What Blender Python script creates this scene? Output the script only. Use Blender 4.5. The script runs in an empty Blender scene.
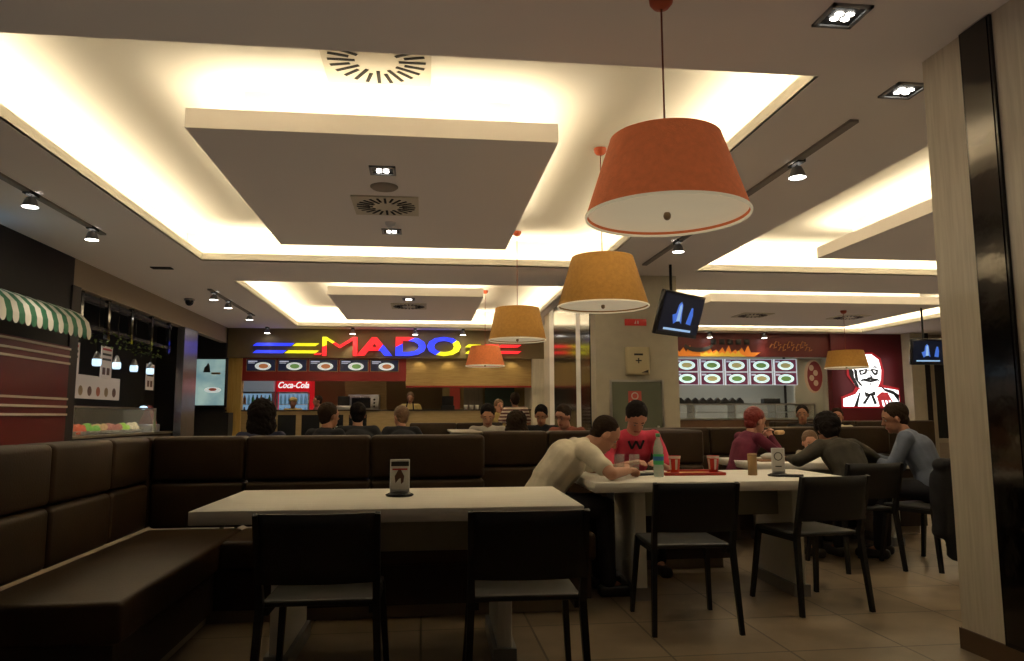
import bpy, bmesh, math, random
from mathutils import Vector, Matrix, noise
random.seed(7)
PI = math.pi
V = Vector
scene = bpy.context.scene
C = scene.collection
R = math.radians

# ------------------------------------------------------------------ materials
MATS = {}
def mat(name, col, rough=.5, metal=0, emit=0, ecol=None, bump=0, bscale=60, var=0, vscale=8, trans=0, ior=1.45, coat=0, spec=None):
    if name in MATS: return MATS[name]
    m = bpy.data.materials.new(name); m.use_nodes = True
    nt = m.node_tree; b = nt.nodes['Principled BSDF']
    b.inputs['Base Color'].default_value = (*col, 1)
    b.inputs['Roughness'].default_value = rough
    b.inputs['Metallic'].default_value = metal
    b.inputs['Transmission Weight'].default_value = trans
    b.inputs['IOR'].default_value = ior
    b.inputs['Coat Weight'].default_value = coat
    if spec is not None: b.inputs['Specular IOR Level'].default_value = spec
    if emit:
        b.inputs['Emission Color'].default_value = (*(ecol or col), 1)
        b.inputs['Emission Strength'].default_value = emit
    if bump or var:
        tc = nt.nodes.new('ShaderNodeTexCoord')
        if bump:
            n = nt.nodes.new('ShaderNodeTexNoise'); n.inputs['Scale'].default_value = bscale; n.inputs['Detail'].default_value = 3
            bp = nt.nodes.new('ShaderNodeBump'); bp.inputs['Strength'].default_value = bump; bp.inputs['Distance'].default_value = .01
            nt.links.new(tc.outputs['Object'], n.inputs['Vector']); nt.links.new(n.outputs['Fac'], bp.inputs['Height'])
            nt.links.new(bp.outputs['Normal'], b.inputs['Normal'])
        if var:
            n = nt.nodes.new('ShaderNodeTexNoise'); n.inputs['Scale'].default_value = vscale; n.inputs['Detail'].default_value = 4
            r = nt.nodes.new('ShaderNodeValToRGB')
            r.color_ramp.elements[0].position = .3; r.color_ramp.elements[1].position = .7
            r.color_ramp.elements[0].color = (*[c*(1-var) for c in col], 1); r.color_ramp.elements[1].color = (*[min(1, c*(1+var)) for c in col], 1)
            nt.links.new(tc.outputs['Object'], n.inputs['Vector']); nt.links.new(n.outputs['Fac'], r.inputs['Fac'])
            nt.links.new(r.outputs['Color'], b.inputs['Base Color'])
    MATS[name] = m
    return m

def grain_mat(name, c1, c2, scale=(1, 30, 30), rough=.4, emit=0):
    m = bpy.data.materials.new(name); m.use_nodes = True
    nt = m.node_tree; b = nt.nodes['Principled BSDF']; b.inputs['Roughness'].default_value = rough
    tc = nt.nodes.new('ShaderNodeTexCoord'); mp = nt.nodes.new('ShaderNodeMapping'); mp.inputs['Scale'].default_value = scale
    n = nt.nodes.new('ShaderNodeTexNoise'); n.inputs['Scale'].default_value = 4; n.inputs['Detail'].default_value = 6
    r = nt.nodes.new('ShaderNodeValToRGB'); r.color_ramp.elements[0].position = .35; r.color_ramp.elements[1].position = .65
    r.color_ramp.elements[0].color = (*c1, 1); r.color_ramp.elements[1].color = (*c2, 1)
    nt.links.new(tc.outputs['Object'], mp.inputs['Vector']); nt.links.new(mp.outputs['Vector'], n.inputs['Vector'])
    nt.links.new(n.outputs['Fac'], r.inputs['Fac']); nt.links.new(r.outputs['Color'], b.inputs['Base Color'])
    if emit:
        nt.links.new(r.outputs['Color'], b.inputs['Emission Color']); b.inputs['Emission Strength'].default_value = emit
    MATS[name] = m
    return m

def tile_mat():
    m = bpy.data.materials.new('floor_tile'); m.use_nodes = True
    nt = m.node_tree; b = nt.nodes['Principled BSDF']
    tc = nt.nodes.new('ShaderNodeTexCoord'); br = nt.nodes.new('ShaderNodeTexBrick')
    br.offset = 0; br.inputs['Scale'].default_value = 1; br.inputs['Brick Width'].default_value = .6; br.inputs['Row Height'].default_value = .6
    br.inputs['Mortar Size'].default_value = .006; br.inputs['Color1'].default_value = (.38, .285, .18, 1); br.inputs['Color2'].default_value = (.31, .235, .147, 1)
    br.inputs['Mortar'].default_value = (.11, .085, .055, 1)
    n = nt.nodes.new('ShaderNodeTexNoise'); n.inputs['Scale'].default_value = 3; n.inputs['Detail'].default_value = 6
    mx = nt.nodes.new('ShaderNodeMix'); mx.data_type = 'RGBA'; mx.blend_type = 'MULTIPLY'; mx.inputs[0].default_value = .8
    nt.links.new(tc.outputs['Object'], br.inputs['Vector']); nt.links.new(tc.outputs['Object'], n.inputs['Vector'])
    nt.links.new(br.outputs['Color'], mx.inputs[6]); nt.links.new(n.outputs['Fac'], mx.inputs[7])
    nt.links.new(mx.outputs[2], b.inputs['Base Color'])
    b.inputs['Roughness'].default_value = .38
    bp = nt.nodes.new('ShaderNodeBump'); bp.inputs['Strength'].default_value = .3; bp.inputs['Distance'].default_value = .003
    nt.links.new(br.outputs['Fac'], bp.inputs['Height']); bp.invert = True; nt.links.new(bp.outputs['Normal'], b.inputs['Normal'])
    return m

M_ceil = mat('painted_plaster', (.86, .80, .75), .9, bump=.05, bscale=200)
M_cove = mat('cream_plaster', (.85, .81, .71), .9)
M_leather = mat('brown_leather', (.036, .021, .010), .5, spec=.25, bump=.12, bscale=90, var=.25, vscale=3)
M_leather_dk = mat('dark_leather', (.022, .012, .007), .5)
M_piping = mat('leather_piping', (.13, .06, .025), .4)
M_cap = mat('grey_brown_capping', (.30, .25, .19), .5)
M_table = grain_mat('pale_wood_laminate', (.78, .75, .66), (.86, .83, .74), (.6, 9, 9), .42)
M_tableside = mat('laminate_edge', (.84, .82, .74), .5)
M_apron = mat('grey_apron', (.34, .33, .27), .6)
M_blackpl = mat('black_plastic', (.010, .010, .0095), .5, bump=.05, bscale=300)
M_seatpl = mat('dark_grey_plastic', (.034, .034, .032), .4)
M_chrome = mat('chrome', (.7, .7, .7), .15, 1)
M_steel = mat('brushed_steel', (.55, .55, .54), .3, 1)
M_black = mat('matt_black', (.012, .011, .011), .6)
M_blackgl = mat('black_gloss', (.012, .012, .014), .12)
M_white = mat('white_paint', (.75, .74, .7), .5)
M_grey = mat('grey_metal', (.3, .3, .3), .4, .6)
M_glass = mat('clear_glass', (.8, .84, .82), .05)
M_glass.node_tree.nodes['Principled BSDF'].inputs['Alpha'].default_value = .12
M_darkglass = mat('dark_glass', (.02, .022, .025), .08)
M_vent = mat('vent_plate', (.60, .54, .42), .6)
M_slot = mat('vent_slot', (.015, .012, .01), .9)
M_track = mat('track_beige', (.25, .22, .19), .6)
M_red = mat('red_panel', (.10, .005, .007), .4)
M_led = mat('lamp_lens', (1, .97, .92), .4, emit=14, ecol=(1, .95, .85))
M_ledw = mat('lantern_glow', (.7, .9, 1), .4, emit=1.1, ecol=(.55, .78, 1))

# ------------------------------------------------------------------ mesh builder
class MB:
    def __init__(s): s.v = []; s.f = []; s.m = []; s.sm = []; s.mats = []
    def mi(s, m):
        if m not in s.mats: s.mats.append(m)
        return s.mats.index(m)
    def add(s, vs, fs, m, smooth=False, T=None):
        o = len(s.v)
        s.v += [(T @ V(v)) if T else V(v) for v in vs]
        i = s.mi(m)
        for f in fs: s.f.append([o+k for k in f]); s.m.append(i); s.sm.append(smooth)
        return s
    def box(s, x0, x1, y0, y1, z0, z1, m, T=None):
        vs = [(x, y, z) for z in (z0, z1) for y in (y0, y1) for x in (x0, x1)]
        return s.add(vs, [(0, 2, 3, 1), (4, 5, 7, 6), (0, 1, 5, 4), (2, 6, 7, 3), (0, 4, 6, 2), (1, 3, 7, 5)], m, False, T)
    def rbox(s, x0, x1, y0, y1, z0, z1, m, r=.02, seg=3, puff=0, T=None):
        bm = bmesh.new(); bmesh.ops.create_cube(bm, size=1)
        for v in bm.verts: v.co = V(((x0+x1)/2+v.co.x*(x1-x0), (y0+y1)/2+v.co.y*(y1-y0), (z0+z1)/2+v.co.z*(z1-z0)))
        bmesh.ops.bevel(bm, geom=bm.edges[:], offset=r, segments=seg, affect='EDGES', profile=.5)
        bm.verts.index_update()
        s.add([v.co.copy() for v in bm.verts], [[v.index for v in f.verts] for f in bm.faces], m, True, T); bm.free(); return s
    def lathe(s, prof, m, n=32, T=None, smooth=True, cap=False):
        vs = []; fs = []
        for (r, z) in prof:
            for k in range(n): a = 2*PI*k/n; vs.append((r*math.cos(a), r*math.sin(a), z))
        for i in range(len(prof)-1):
            for k in range(n): fs.append((i*n+k, i*n+(k+1) % n, (i+1)*n+(k+1) % n, (i+1)*n+k))
        if cap: fs.append(tuple(range(n-1, -1, -1))); fs.append(tuple((len(prof)-1)*n+k for k in range(n)))
        return s.add(vs, fs, m, smooth, T)
    def bar(s, p, q, w, d, m, side=None, w2=None, d2=None):
        p = V(p); q = V(q); a = (q-p).normalized()
        sd = V(side) if side else (V((1, 0, 0)) if abs(a.x) < .9 else V((0, 1, 0)))
        sd = (sd-a*sd.dot(a)).normalized(); t = a.cross(sd); w2 = w if w2 is None else w2; d2 = d if d2 is None else d2
        vs = []
        for c, ww, dd in ((p, w, d), (q, w2, d2)):
            for i, j in ((-1, -1), (1, -1), (1, 1), (-1, 1)): vs.append(c+sd*i*ww/2+t*j*dd/2)
        return s.add(vs, [(3, 2, 1, 0), (4, 5, 6, 7), (0, 1, 5, 4), (1, 2, 6, 5), (2, 3, 7, 6), (3, 0, 4, 7)], m)
    def tube(s, pts, r, m, n=8):
        pts = [V(p) for p in pts]; vs = []; fs = []
        for i, p in enumerate(pts):
            a = (pts[min(i+1, len(pts)-1)]-pts[max(i-1, 0)]).normalized()
            sd = V((1, 0, 0)) if abs(a.x) < .9 else V((0, 1, 0)); sd = (sd-a*sd.dot(a)).normalized(); t = a.cross(sd)
            rr = r[i] if isinstance(r, (list, tuple)) else r
            for k in range(n): an = 2*PI*k/n; vs.append(p+sd*rr*math.cos(an)+t*rr*math.sin(an))
        for i in range(len(pts)-1):
            for k in range(n): fs.append((i*n+k, i*n+(k+1) % n, (i+1)*n+(k+1) % n, (i+1)*n+k))
        fs.append(tuple(range(n-1, -1, -1))); fs.append(tuple((len(pts)-1)*n+k for k in range(n)))
        return s.add(vs, fs, m, True)
    def ball(s, c, r, m, n=16, k=10, Rm=None, jit=0):
        r = r if isinstance(r, (tuple, list)) else (r, r, r); c = V(c); Rm = Rm or Matrix.Identity(3)
        vs = [c+Rm @ V((0, 0, -r[2]))]; fs = []
        for i in range(1, k):
            ph = -PI/2+PI*i/k
            for j in range(n):
                th = 2*PI*j/n; q = 1+(random.uniform(-jit, jit) if jit else 0)
                vs.append(c+Rm @ V((q*r[0]*math.cos(ph)*math.cos(th), q*r[1]*math.cos(ph)*math.sin(th), q*r[2]*math.sin(ph))))
        vs.append(c+Rm @ V((0, 0, r[2])))
        for j in range(n): fs.append((0, 1+(j+1) % n, 1+j))
        for i in range(k-2):
            for j in range(n): a = 1+i*n; fs.append((a+j, a+(j+1) % n, a+n+(j+1) % n, a+n+j))
        a = 1+(k-2)*n
        for j in range(n): fs.append((a+j, a+(j+1) % n, len(vs)-1))
        return s.add(vs, fs, m, True)
    def seg(s, p, q, rp, rq, m, side=(1, 0, 0), n=16):
        """tapered capsule with elliptical section; rp, rq = (side radius, depth radius)"""
        rp = rp if isinstance(rp, tuple) else (rp, rp); rq = rq if isinstance(rq, tuple) else (rq, rq)
        p = V(p); q = V(q); a = (q-p)
        a = a.normalized() if a.length > 1e-6 else V((0, 0, 1))
        sd = V(side); sd = sd-a*sd.dot(a)
        if sd.length < .1: sd = V((0, 1, 0)) if abs(a.y) < .9 else V((0, 0, 1)); sd = sd-a*sd.dot(a)
        sd.normalize(); t = a.cross(sd); rings = []
        for i in range(5):
            ph = PI/2*(1-i/4.5); mr = min(rp)
            rings.append((p-a*mr*math.sin(ph), rp[0]*math.cos(ph)+1e-4, rp[1]*math.cos(ph)+1e-4))
        rings.append((p, *rp)); rings.append((q, *rq))
        for i in range(5):
            ph = PI/2*((i+.5)/4.5); mr = min(rq)
            rings.append((q+a*mr*math.sin(ph), rq[0]*math.cos(ph)+1e-4, rq[1]*math.cos(ph)+1e-4))
        vs = []; fs = []
        for c, r1, r2 in rings:
            for k in range(n): an = 2*PI*k/n; vs.append(c+sd*r1*math.cos(an)+t*r2*math.sin(an))
        for i in range(len(rings)-1):
            for k in range(n): fs.append((i*n+k, i*n+(k+1) % n, (i+1)*n+(k+1) % n, (i+1)*n+k))
        fs.append(tuple(range(n-1, -1, -1))); fs.append(tuple((len(rings)-1)*n+k for k in range(n)))
        return s.add(vs, fs, m, True)
    def poly(s, pts, depth, m, T=None):
        """flat polygon in XZ at y=0, extruded back by depth"""
        n = len(pts); vs = [(x, 0, z) for x, z in pts]+[(x, depth, z) for x, z in pts]
        fs = [tuple(range(n)), tuple(range(2*n-1, n-1, -1))]+[(i, n+i, n+(i+1) % n, (i+1) % n) for i in range(n)]
        return s.add(vs, fs, m, False, T)
    def mesh(s, name):
        me = bpy.data.meshes.new(name); me.from_pydata([tuple(v) for v in s.v], [], s.f)
        for m in s.mats: me.materials.append(m)
        me.polygons.foreach_set('material_index', s.m); me.polygons.foreach_set('use_smooth', s.sm)
        me.update(); return me
    def build(s, name, parent=None, fixn=True):
        me = s.mesh(name)
        if fixn:
            bm = bmesh.new(); bm.from_mesh(me); bmesh.ops.recalc_face_normals(bm, faces=bm.faces[:]); bm.to_mesh(me); bm.free()
        o = bpy.data.objects.new(name, me); C.objects.link(o)
        if parent: o.parent = parent
        return o

def tag(o, label, cat, group=None, kind=None):
    o['label'] = label; o['category'] = cat
    if group: o['group'] = group
    if kind: o['kind'] = kind
    return o
def struct(o, label=None):
    o['kind'] = 'structure'
    if label: o['label'] = label
    return o
def thing(name, label, cat, loc=(0, 0, 0), rz=0, group=None):
    o = bpy.data.objects.new(name, None); C.objects.link(o); o.empty_display_size = .1
    o.location = loc; o.rotation_euler = (0, 0, rz)
    return tag(o, label, cat, group)
def kids(o): return [c for c in C.objects if c.parent == o]
def dup(root, loc, rz=None, label=None, group=None):
    r = root.copy(); C.objects.link(r); r.location = loc
    if rz is not None: r.rotation_euler = (0, 0, rz)
    if label: r['label'] = label
    if group: r['group'] = group
    for ch in kids(root):
        c = ch.copy(); C.objects.link(c); c.parent = r
        for g in kids(ch):
            d = g.copy(); C.objects.link(d); d.parent = c
    return r
def at(o, loc, rz=0): o.location = loc; o.rotation_euler = (0, 0, rz); return o

def area(name, loc, sx, sy, power, col=(1, .83, .58), up=True, parent=None, spread=None):
    l = bpy.data.lights.new(name, 'AREA'); l.shape = 'RECTANGLE'; l.size = sx; l.size_y = sy; l.energy = power; l.color = col
    if spread: l.spread = spread
    o = bpy.data.objects.new(name, l); C.objects.link(o); o.location = loc
    o.rotation_euler = (PI, 0, 0) if up else (0, 0, 0)
    if parent: o.parent = parent
    return o
def spot(name, loc, power, ang=80, col=(1, .86, .66), tgt=None, blend=.6, rad=.03):
    l = bpy.data.lights.new(name, 'SPOT'); l.energy = power; l.spot_size = R(ang); l.spot_blend = blend; l.color = col; l.shadow_soft_size = rad
    o = bpy.data.objects.new(name, l); C.objects.link(o); o.location = loc
    if tgt is not None: o.rotation_euler = (V(tgt)-V(loc)).to_track_quat('-Z', 'Y').to_euler()
    return o
def point(name, loc, power, col=(1, .8, .55), rad=.05):
    l = bpy.data.lights.new(name, 'POINT'); l.energy = power; l.color = col; l.shadow_soft_size = rad
    o = bpy.data.objects.new(name, l); C.objects.link(o); o.location = loc
    return o

# ------------------------------------------------------------------ camera
cam = bpy.data.cameras.new('camera'); cam.sensor_width = 36; cam.lens = 740/1024*36; cam.clip_end = 100; cam.clip_start = .05
co = bpy.data.objects.new('camera', cam); C.objects.link(co)
pit, yaw, rol = R(6.623), R(6.830), R(-.2175)
fwd = V((math.sin(yaw)*math.cos(pit), math.cos(yaw)*math.cos(pit), math.sin(pit)))
rgt = V((math.cos(yaw), -math.sin(yaw), 0)); upv = rgt.cross(fwd)
r_ = rgt*math.cos(rol)+upv*math.sin(rol); u_ = -rgt*math.sin(rol)+upv*math.cos(rol)
co.matrix_world = Matrix(((r_.x, u_.x, -fwd.x, 0), (r_.y, u_.y, -fwd.y, 0), (r_.z, u_.z, -fwd.z, 1.15), (0, 0, 0, 1)))
scene.camera = co

# ------------------------------------------------------------------ room shell
ZC, ZU = 3.05, 3.45
XL, XR, Y0, YB = -4.15, 13.0, -4.0, 20.0
struct(MB().box(XL-1.6, XR+.2, Y0, YB+.2, -.1, 0, tile_mat()).build('floor'))
coffers = [(-2.7, 2.2, 3.75, 9.25), (-2.65, 2.15, 10.6, 15.95), (3.55, 10.1, 3.75, 9.3), (3.6, 10.1, 10.7, 16.0)]
islands = [(-1.58, .92, 4.91, 8.27), (-1.5, .94, 11.65, 14.7), (4.75, 9.0, 4.95, 8.35), (4.75, 9.05, 11.75, 14.95)]
mb = MB()
xs = sorted({XL-.2, XR+.2, *[c[0] for c in coffers], *[c[1] for c in coffers]})
ys = sorted({Y0, YB+.2, *[c[2] for c in coffers], *[c[3] for c in coffers]})
for i in range(len(xs)-1):
    for j in range(len(ys)-1):
        cx, cy = (xs[i]+xs[i+1])/2, (ys[j]+ys[j+1])/2
        if any(a < cx < b and c < cy < d for a, b, c, d in coffers): continue
        mb.box(xs[i], xs[i+1], ys[j], ys[j+1], ZC, ZC+.02, M_ceil)
T_ = .26; LH = .10
for a, b, c, d in coffers:
    mb.box(a-.02, a, c-.02, d+.02, ZC+.001, ZC+LH, M_cove); mb.box(b, b+.02, c-.02, d+.02, ZC+.001, ZC+LH, M_cove)
    mb.box(a, b, c-.02, c, ZC+.001, ZC+LH, M_cove); mb.box(a, b, d, d+.02, ZC+.001, ZC+LH, M_cove)
    A, B, Cc, D = a-T_, b+T_, c-T_, d+T_
    mb.box(A-.02, A, Cc, D, ZC+.02, ZU, M_cove); mb.box(B, B+.02, Cc, D, ZC+.02, ZU, M_cove)
    mb.box(A, B, Cc-.02, Cc, ZC+.02, ZU, M_cove); mb.box(A, B, D, D+.02, ZC+.02, ZU, M_cove)
    mb.box(A-.02, B+.02, Cc-.02, D+.02, ZU, ZU+.02, M_cove)
struct(mb.build('ceiling', fixn=False))
PW = 5.4
WARM = (1, .86, .63)
for a, b, c, d in coffers:
    z = ZC+.045; w = .1
    area('cove_light', ((a+b)/2, c-.13, z), b-a, w, PW*(b-a), WARM)
    area('cove_light', ((a+b)/2, d+.13, z), b-a, w, PW*(b-a), WARM)
    area('cove_light', (a-.13, (c+d)/2, z), w, d-c, PW*(d-c), WARM)
    area('cove_light', (b+.13, (c+d)/2, z), w, d-c, PW*(d-c), WARM)
for n, (a, b, c, d) in enumerate(islands, 1):
    mb = MB().box(a, b, c, d, ZC, ZC+.02, M_ceil)
    for x0, x1, y0, y1 in ((a, b, c, c+.02), (a, b, d-.02, d), (a, a+.02, c+.02, d-.02), (b-.02, b, c+.02, d-.02)):
        mb.box(x0, x1, y0, y1, ZC+.02, ZC+.135, M_ceil)
    mb.box(a+.3, b-.3, c+.3, d-.3, ZC+.02, ZU, M_cove)
    struct(mb.build('trim_%d' % n, fixn=False))
    z = ZC+.045; w = .1
    area('cove_light', ((a+b)/2, c+.15, z), b-a-.4, w, PW*.8*(b-a), WARM)
    area('cove_light', ((a+b)/2, d-.15, z), b-a-.4, w, PW*.8*(b-a), WARM)
    area('cove_light', (a+.15, (c+d)/2, z), w, d-c-.4, PW*.8*(d-c), WARM)
    area('cove_light', (b-.15, (c+d)/2, z), w, d-c-.4, PW*.8*(d-c), WARM)

UP = (1, .90, .78)
for n_, x_, y_, sx_, sy_, e_ in ((0, -.5, 1.5, 6.5, 5, 7.5), (1, -.6, 8.0, 6.5, 7, 9), (2, -.6, 14.0, 6.5, 4, 7), (3, 6.6, 9.0, 6.5, 12, 15)):
    area('added_ceiling_fill', (x_, y_, 1.75), sx_, sy_, e_, UP)  # unseen upward panels without fixtures, added to brighten the ceiling
M_wallrear = mat('beige_wall', (.45, .38, .3), .8)
struct(MB().box(XL, XR, Y0-.1, Y0, 0, ZC, M_wallrear).build('wall_rear'))
struct(MB().box(XR, XR+.1, Y0, YB, 0, ZC, M_wallrear).build('wall_right'))
M_bulk = mat('bulkhead_paint', (.34, .28, .20), .8)
mb = MB().box(XL-.12, XL, Y0, 9.25, 0, ZC, mat('black_wall', (.008, .007, .007), .7))
struct(mb.build('wall_left'))
struct(MB().box(XL-.12, XL, 9.25, 16.3, 2.72, ZC, M_bulk).build('trim_5'))
struct(MB().box(XL-1.5, XL-1.4, 9.2, YB, 0, ZC, mat('dark_kiosk_wall', (.02, .018, .015), .7)).build('wall_kiosk'))
M_backol = mat('olive_back_wall', (.26, .20, .09), .7)
mb = MB().box(XL-1.5, 2.72, 19.5, 19.6, 0, ZC, M_backol)
struct(mb.build('wall_back'))
# stall dividers and fascias
M_fascia = mat('olive_fascia', (.17, .125, .055), .55, var=.15, vscale=2)
struct(MB().box(XL, 2.72, 16.3, 16.42, 2.42, ZC, M_fascia).build('trim_6'))
M_cream = grain_mat('cream_wood', (.52, .47, .36), (.60, .55, .43), (6, 6, .7), .5)
struct(MB().box(2.40, 2.72, 16.25, 19.5, 0, 2.42, M_cream).build('trim_7'))
# central pillar
mb = MB().box(2.28, 3.42, 9.65, 13.9, 0, ZC, mat('pillar_cream', (.50, .46, .36), .7, var=.05))
struct(mb.build('pillar'))
mb = MB()
for y0, y1, m in ((10.85, 12.75, M_blackgl), (9.95, 10.55, M_blackgl)):
    mb.box(2.265, 2.28, y0, y1, .1, ZC-.02, m)
for y0, y1 in ((12.75, 13.2), (10.55, 10.85)):
    mb.box(2.262, 2.28, y0, y1, .1, ZC-.02, mat('white_strip', (.8, .78, .7), .4, emit=.06, ecol=(1, .9, .7)))  # white strips with faint emission
struct(mb.build('trim_8'))
# foreground column
M_colwood = grain_mat('pale_grain_cladding', (.56, .51, .41), (.66, .61, .50), (14, 14, .8), .5)
mb = MB().box(2.67, 3.5, 1.0, 3.53, .10, ZC, M_colwood)
mb.box(2.66, 3.51, .99, 3.54, 0, .10, mat('brown_plinth', (.10, .055, .03), .4))
struct(mb.build('pillar'))
struct(MB().box(2.655, 2.67, 3.035, 3.235, .10, ZC-.004, M_blackgl).build('trim_9'))
M_mirror = mat('bronze_mirror', (.09, .085, .08), .10, 1, bump=.15, bscale=6)
struct(MB().box(2.651, 2.656, 3.05, 3.22, .12, ZC-.01, M_mirror).build('trim_10'))

# ------------------------------------------------------------------ ceiling fittings
def vent(loc, size, label, n=24):
    t = thing('ceiling_vent', label, 'vent', loc, 0, 'ceiling vents')
    MB().box(-size/2, size/2, -size/2, size/2, -.015, 0, M_vent).build('plate', t)
    mb = MB()
    for k in range(n):
        a = 2*PI*k/n; r0, r1 = size*.20+(k % 2)*size*.06, size*.45
        mb.bar((r0*math.cos(a), r0*math.sin(a), -.0165), (r1*math.cos(a), r1*math.sin(a), -.0165), size*.034, .006, M_slot, side=(-math.sin(a), math.cos(a), 0))
    s = mb.build('slot', t); s['kind'] = 'stuff'
    return t
vent((-.32, 4.62, ZU), .70, 'cream square ceiling vent with radial slots in the large near recess')
vent((-.35, 6.6, ZC), .58, 'square radial vent under the large near hanging ceiling panel')
vent((-.26, 12.75, ZC), .6, 'square radial vent under the far hanging ceiling panel')
vent((6.2, 13.3, ZC), .6, 'radial vent in the farthest panel near the yellow shop lamp', 20)
vent((8.2, 13.4, ZC), .6, 'radial vent in the farthest panel above the portrait sign', 20)

def downlight(loc, label, watts=6):
    t = thing('recessed_downlight', label, 'downlight', loc, 0, 'square recessed downlights')
    mb = MB(); s = .1
    for x0, x1, y0, y1 in ((-s, s, -s, -s+.02), (-s, s, s-.02, s), (-s, -s+.02, -s, s), (s-.02, s, -s, s)): mb.box(x0, x1, y0, y1, -.012, 0, M_grey)
    mb.build('frame', t)
    MB().box(-s+.02, s-.02, -s+.02, s-.02, -.004, -.001, M_black).build('housing', t)
    for dx in (-.027, .027):
        for dy in (-.022, .022): MB().ball((dx, dy, -.008), (.022, .018, .006), M_led, 10, 6).build('bulb', t)
    spot('down_lamp', (loc[0], loc[1], loc[2]-.03), watts, 100, tgt=(loc[0], loc[1], 0))
    return t
downlight((-.33, 5.63, ZC), 'square downlight on the near hanging panel, before its round speaker')
downlight((-.34, 7.54, ZC), 'square downlight on the near hanging panel, behind its vent')
downlight((1.97, 3.13, ZC), 'square downlight in the flat ceiling nearest the orange pendant', 5)
downlight((2.79, 3.86, ZC), 'square downlight in the flat ceiling touching the pale column', 5)
downlight((-.25, 12.0, ZC), 'small downlight on the far hanging panel')
tag(at(MB().lathe([(.001, -.02), (.1, -.018), (.115, -.006), (.115, 0)], mat('speaker_grille', (.33, .28, .22), .8), 28).build('ceiling_speaker'), (-.34, 6.05, ZC)), 'round flat beige speaker under the near hanging ceiling panel', 'speaker')
tag(at(MB().lathe([(.001, -.05), (.03, -.045), (.05, -.02), (.055, 0)], M_white, 20).build('smoke_detector'), (-.34, 7.2, ZC)), 'small white smoke detector under the near hanging panel', 'smoke detector')
t = thing('dome_camera', 'small dark dome camera on the ceiling beside the far spotlights', 'camera', (-3.75, 12.3, ZC))
MB().lathe([(.08, -.03), (.08, 0)], M_grey, 20, cap=True).build('mount', t); MB().ball((0, 0, -.05), .065, M_blackgl).build('dome', t)
tag(MB().box(-3.45, -3.2, 9.68, 9.80, ZC-.012, ZC, M_slot).build('air_grille'), 'small dark slot grille in the ceiling above the food kiosk', 'grille')

def spotlight(loc, label, group='track spotlights', power=20, tgt=None, lens=M_led):
    t = thing('track_spotlight', label, 'spotlight', loc, 0, group)
    MB().box(-.03, .03, -.08, .08, -.03, 0, M_black).build('adapter', t)
    MB().tube([(0, 0, -.02), (0, 0, -.07)], .009, M_grey).build('stem', t)
    MB().lathe([(.035, -.05), (.045, -.07), (.062, -.12), (.066, -.13)], M_grey, 24).build('lamp_head', t)
    MB().lathe([(.001, -.129), (.06, -.129)], lens, 24).build('lens', t)
    if power: spot('spot_lamp', (loc[0], loc[1], loc[2]-.15), power, 95, tgt=tgt or (loc[0], loc[1], 0))
    return t
t = tag(MB().box(-3.34, -3.28, 5.6, 7.95, ZC-.02, ZC, M_track).build('lighting_track'), 'dark lighting track on the ceiling nearest the awning', 'lighting track')
spotlight((-3.31, 6.52, ZC-.0), 'round white spotlight hanging above the striped awning, the nearer one', power=22)
spotlight((-3.31, 7.70, ZC-.0), 'round white spotlight hanging past the awning, the farther one of its track', power=22)
tag(MB().box(-3.2, -3.14, 11.3, 14.2, ZC-.02, ZC, M_track).build('lighting_track'), 'dark lighting track on the ceiling beside the food kiosk', 'lighting track')
for y, s in ((11.55, 'nearest'), (12.4, 'middle'), (13.9, 'farthest')):
    spotlight((-3.17, y, ZC), 'spotlight on the kiosk track, the %s of its three' % s, power=14)
tag(MB().box(2.72, 2.78, 4.3, 8.9, ZC-.02, ZC, M_track).build('lighting_track'), 'long dark lighting track on the ceiling between the two near recesses', 'lighting track')
spotlight((2.77, 5.09, ZC), 'bright spotlight hanging beside the large orange pendant lamp', power=26)
spotlight((2.74, 7.63, ZC), 'spotlight hanging in front of the cream pillar above the tilted screen', power=30)
for x, y, s in ((-1.52, 16.1, 'above the menu boards of the bright letter sign'), (-.19, 16.1, 'above the red and blue letter of the big sign'), (.85, 16.1, 'above the last round letter of the big sign'),
             (1.5, 16.1, 'behind the small orange pendant'), (2.6, 15.0, 'at the far end by the mirrored pillar side'), (6.48, 16.15, 'above the flame coloured shop front'), (7.79, 16.15, 'above the shop front near the gold pattern'), (-3.3, 16.1, 'above the blue and yellow stripes of the sign')):
    spotlight((x, y, ZC), 'small spotlight in the ceiling '+s, 'far ceiling spotlights', power=9)

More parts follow.
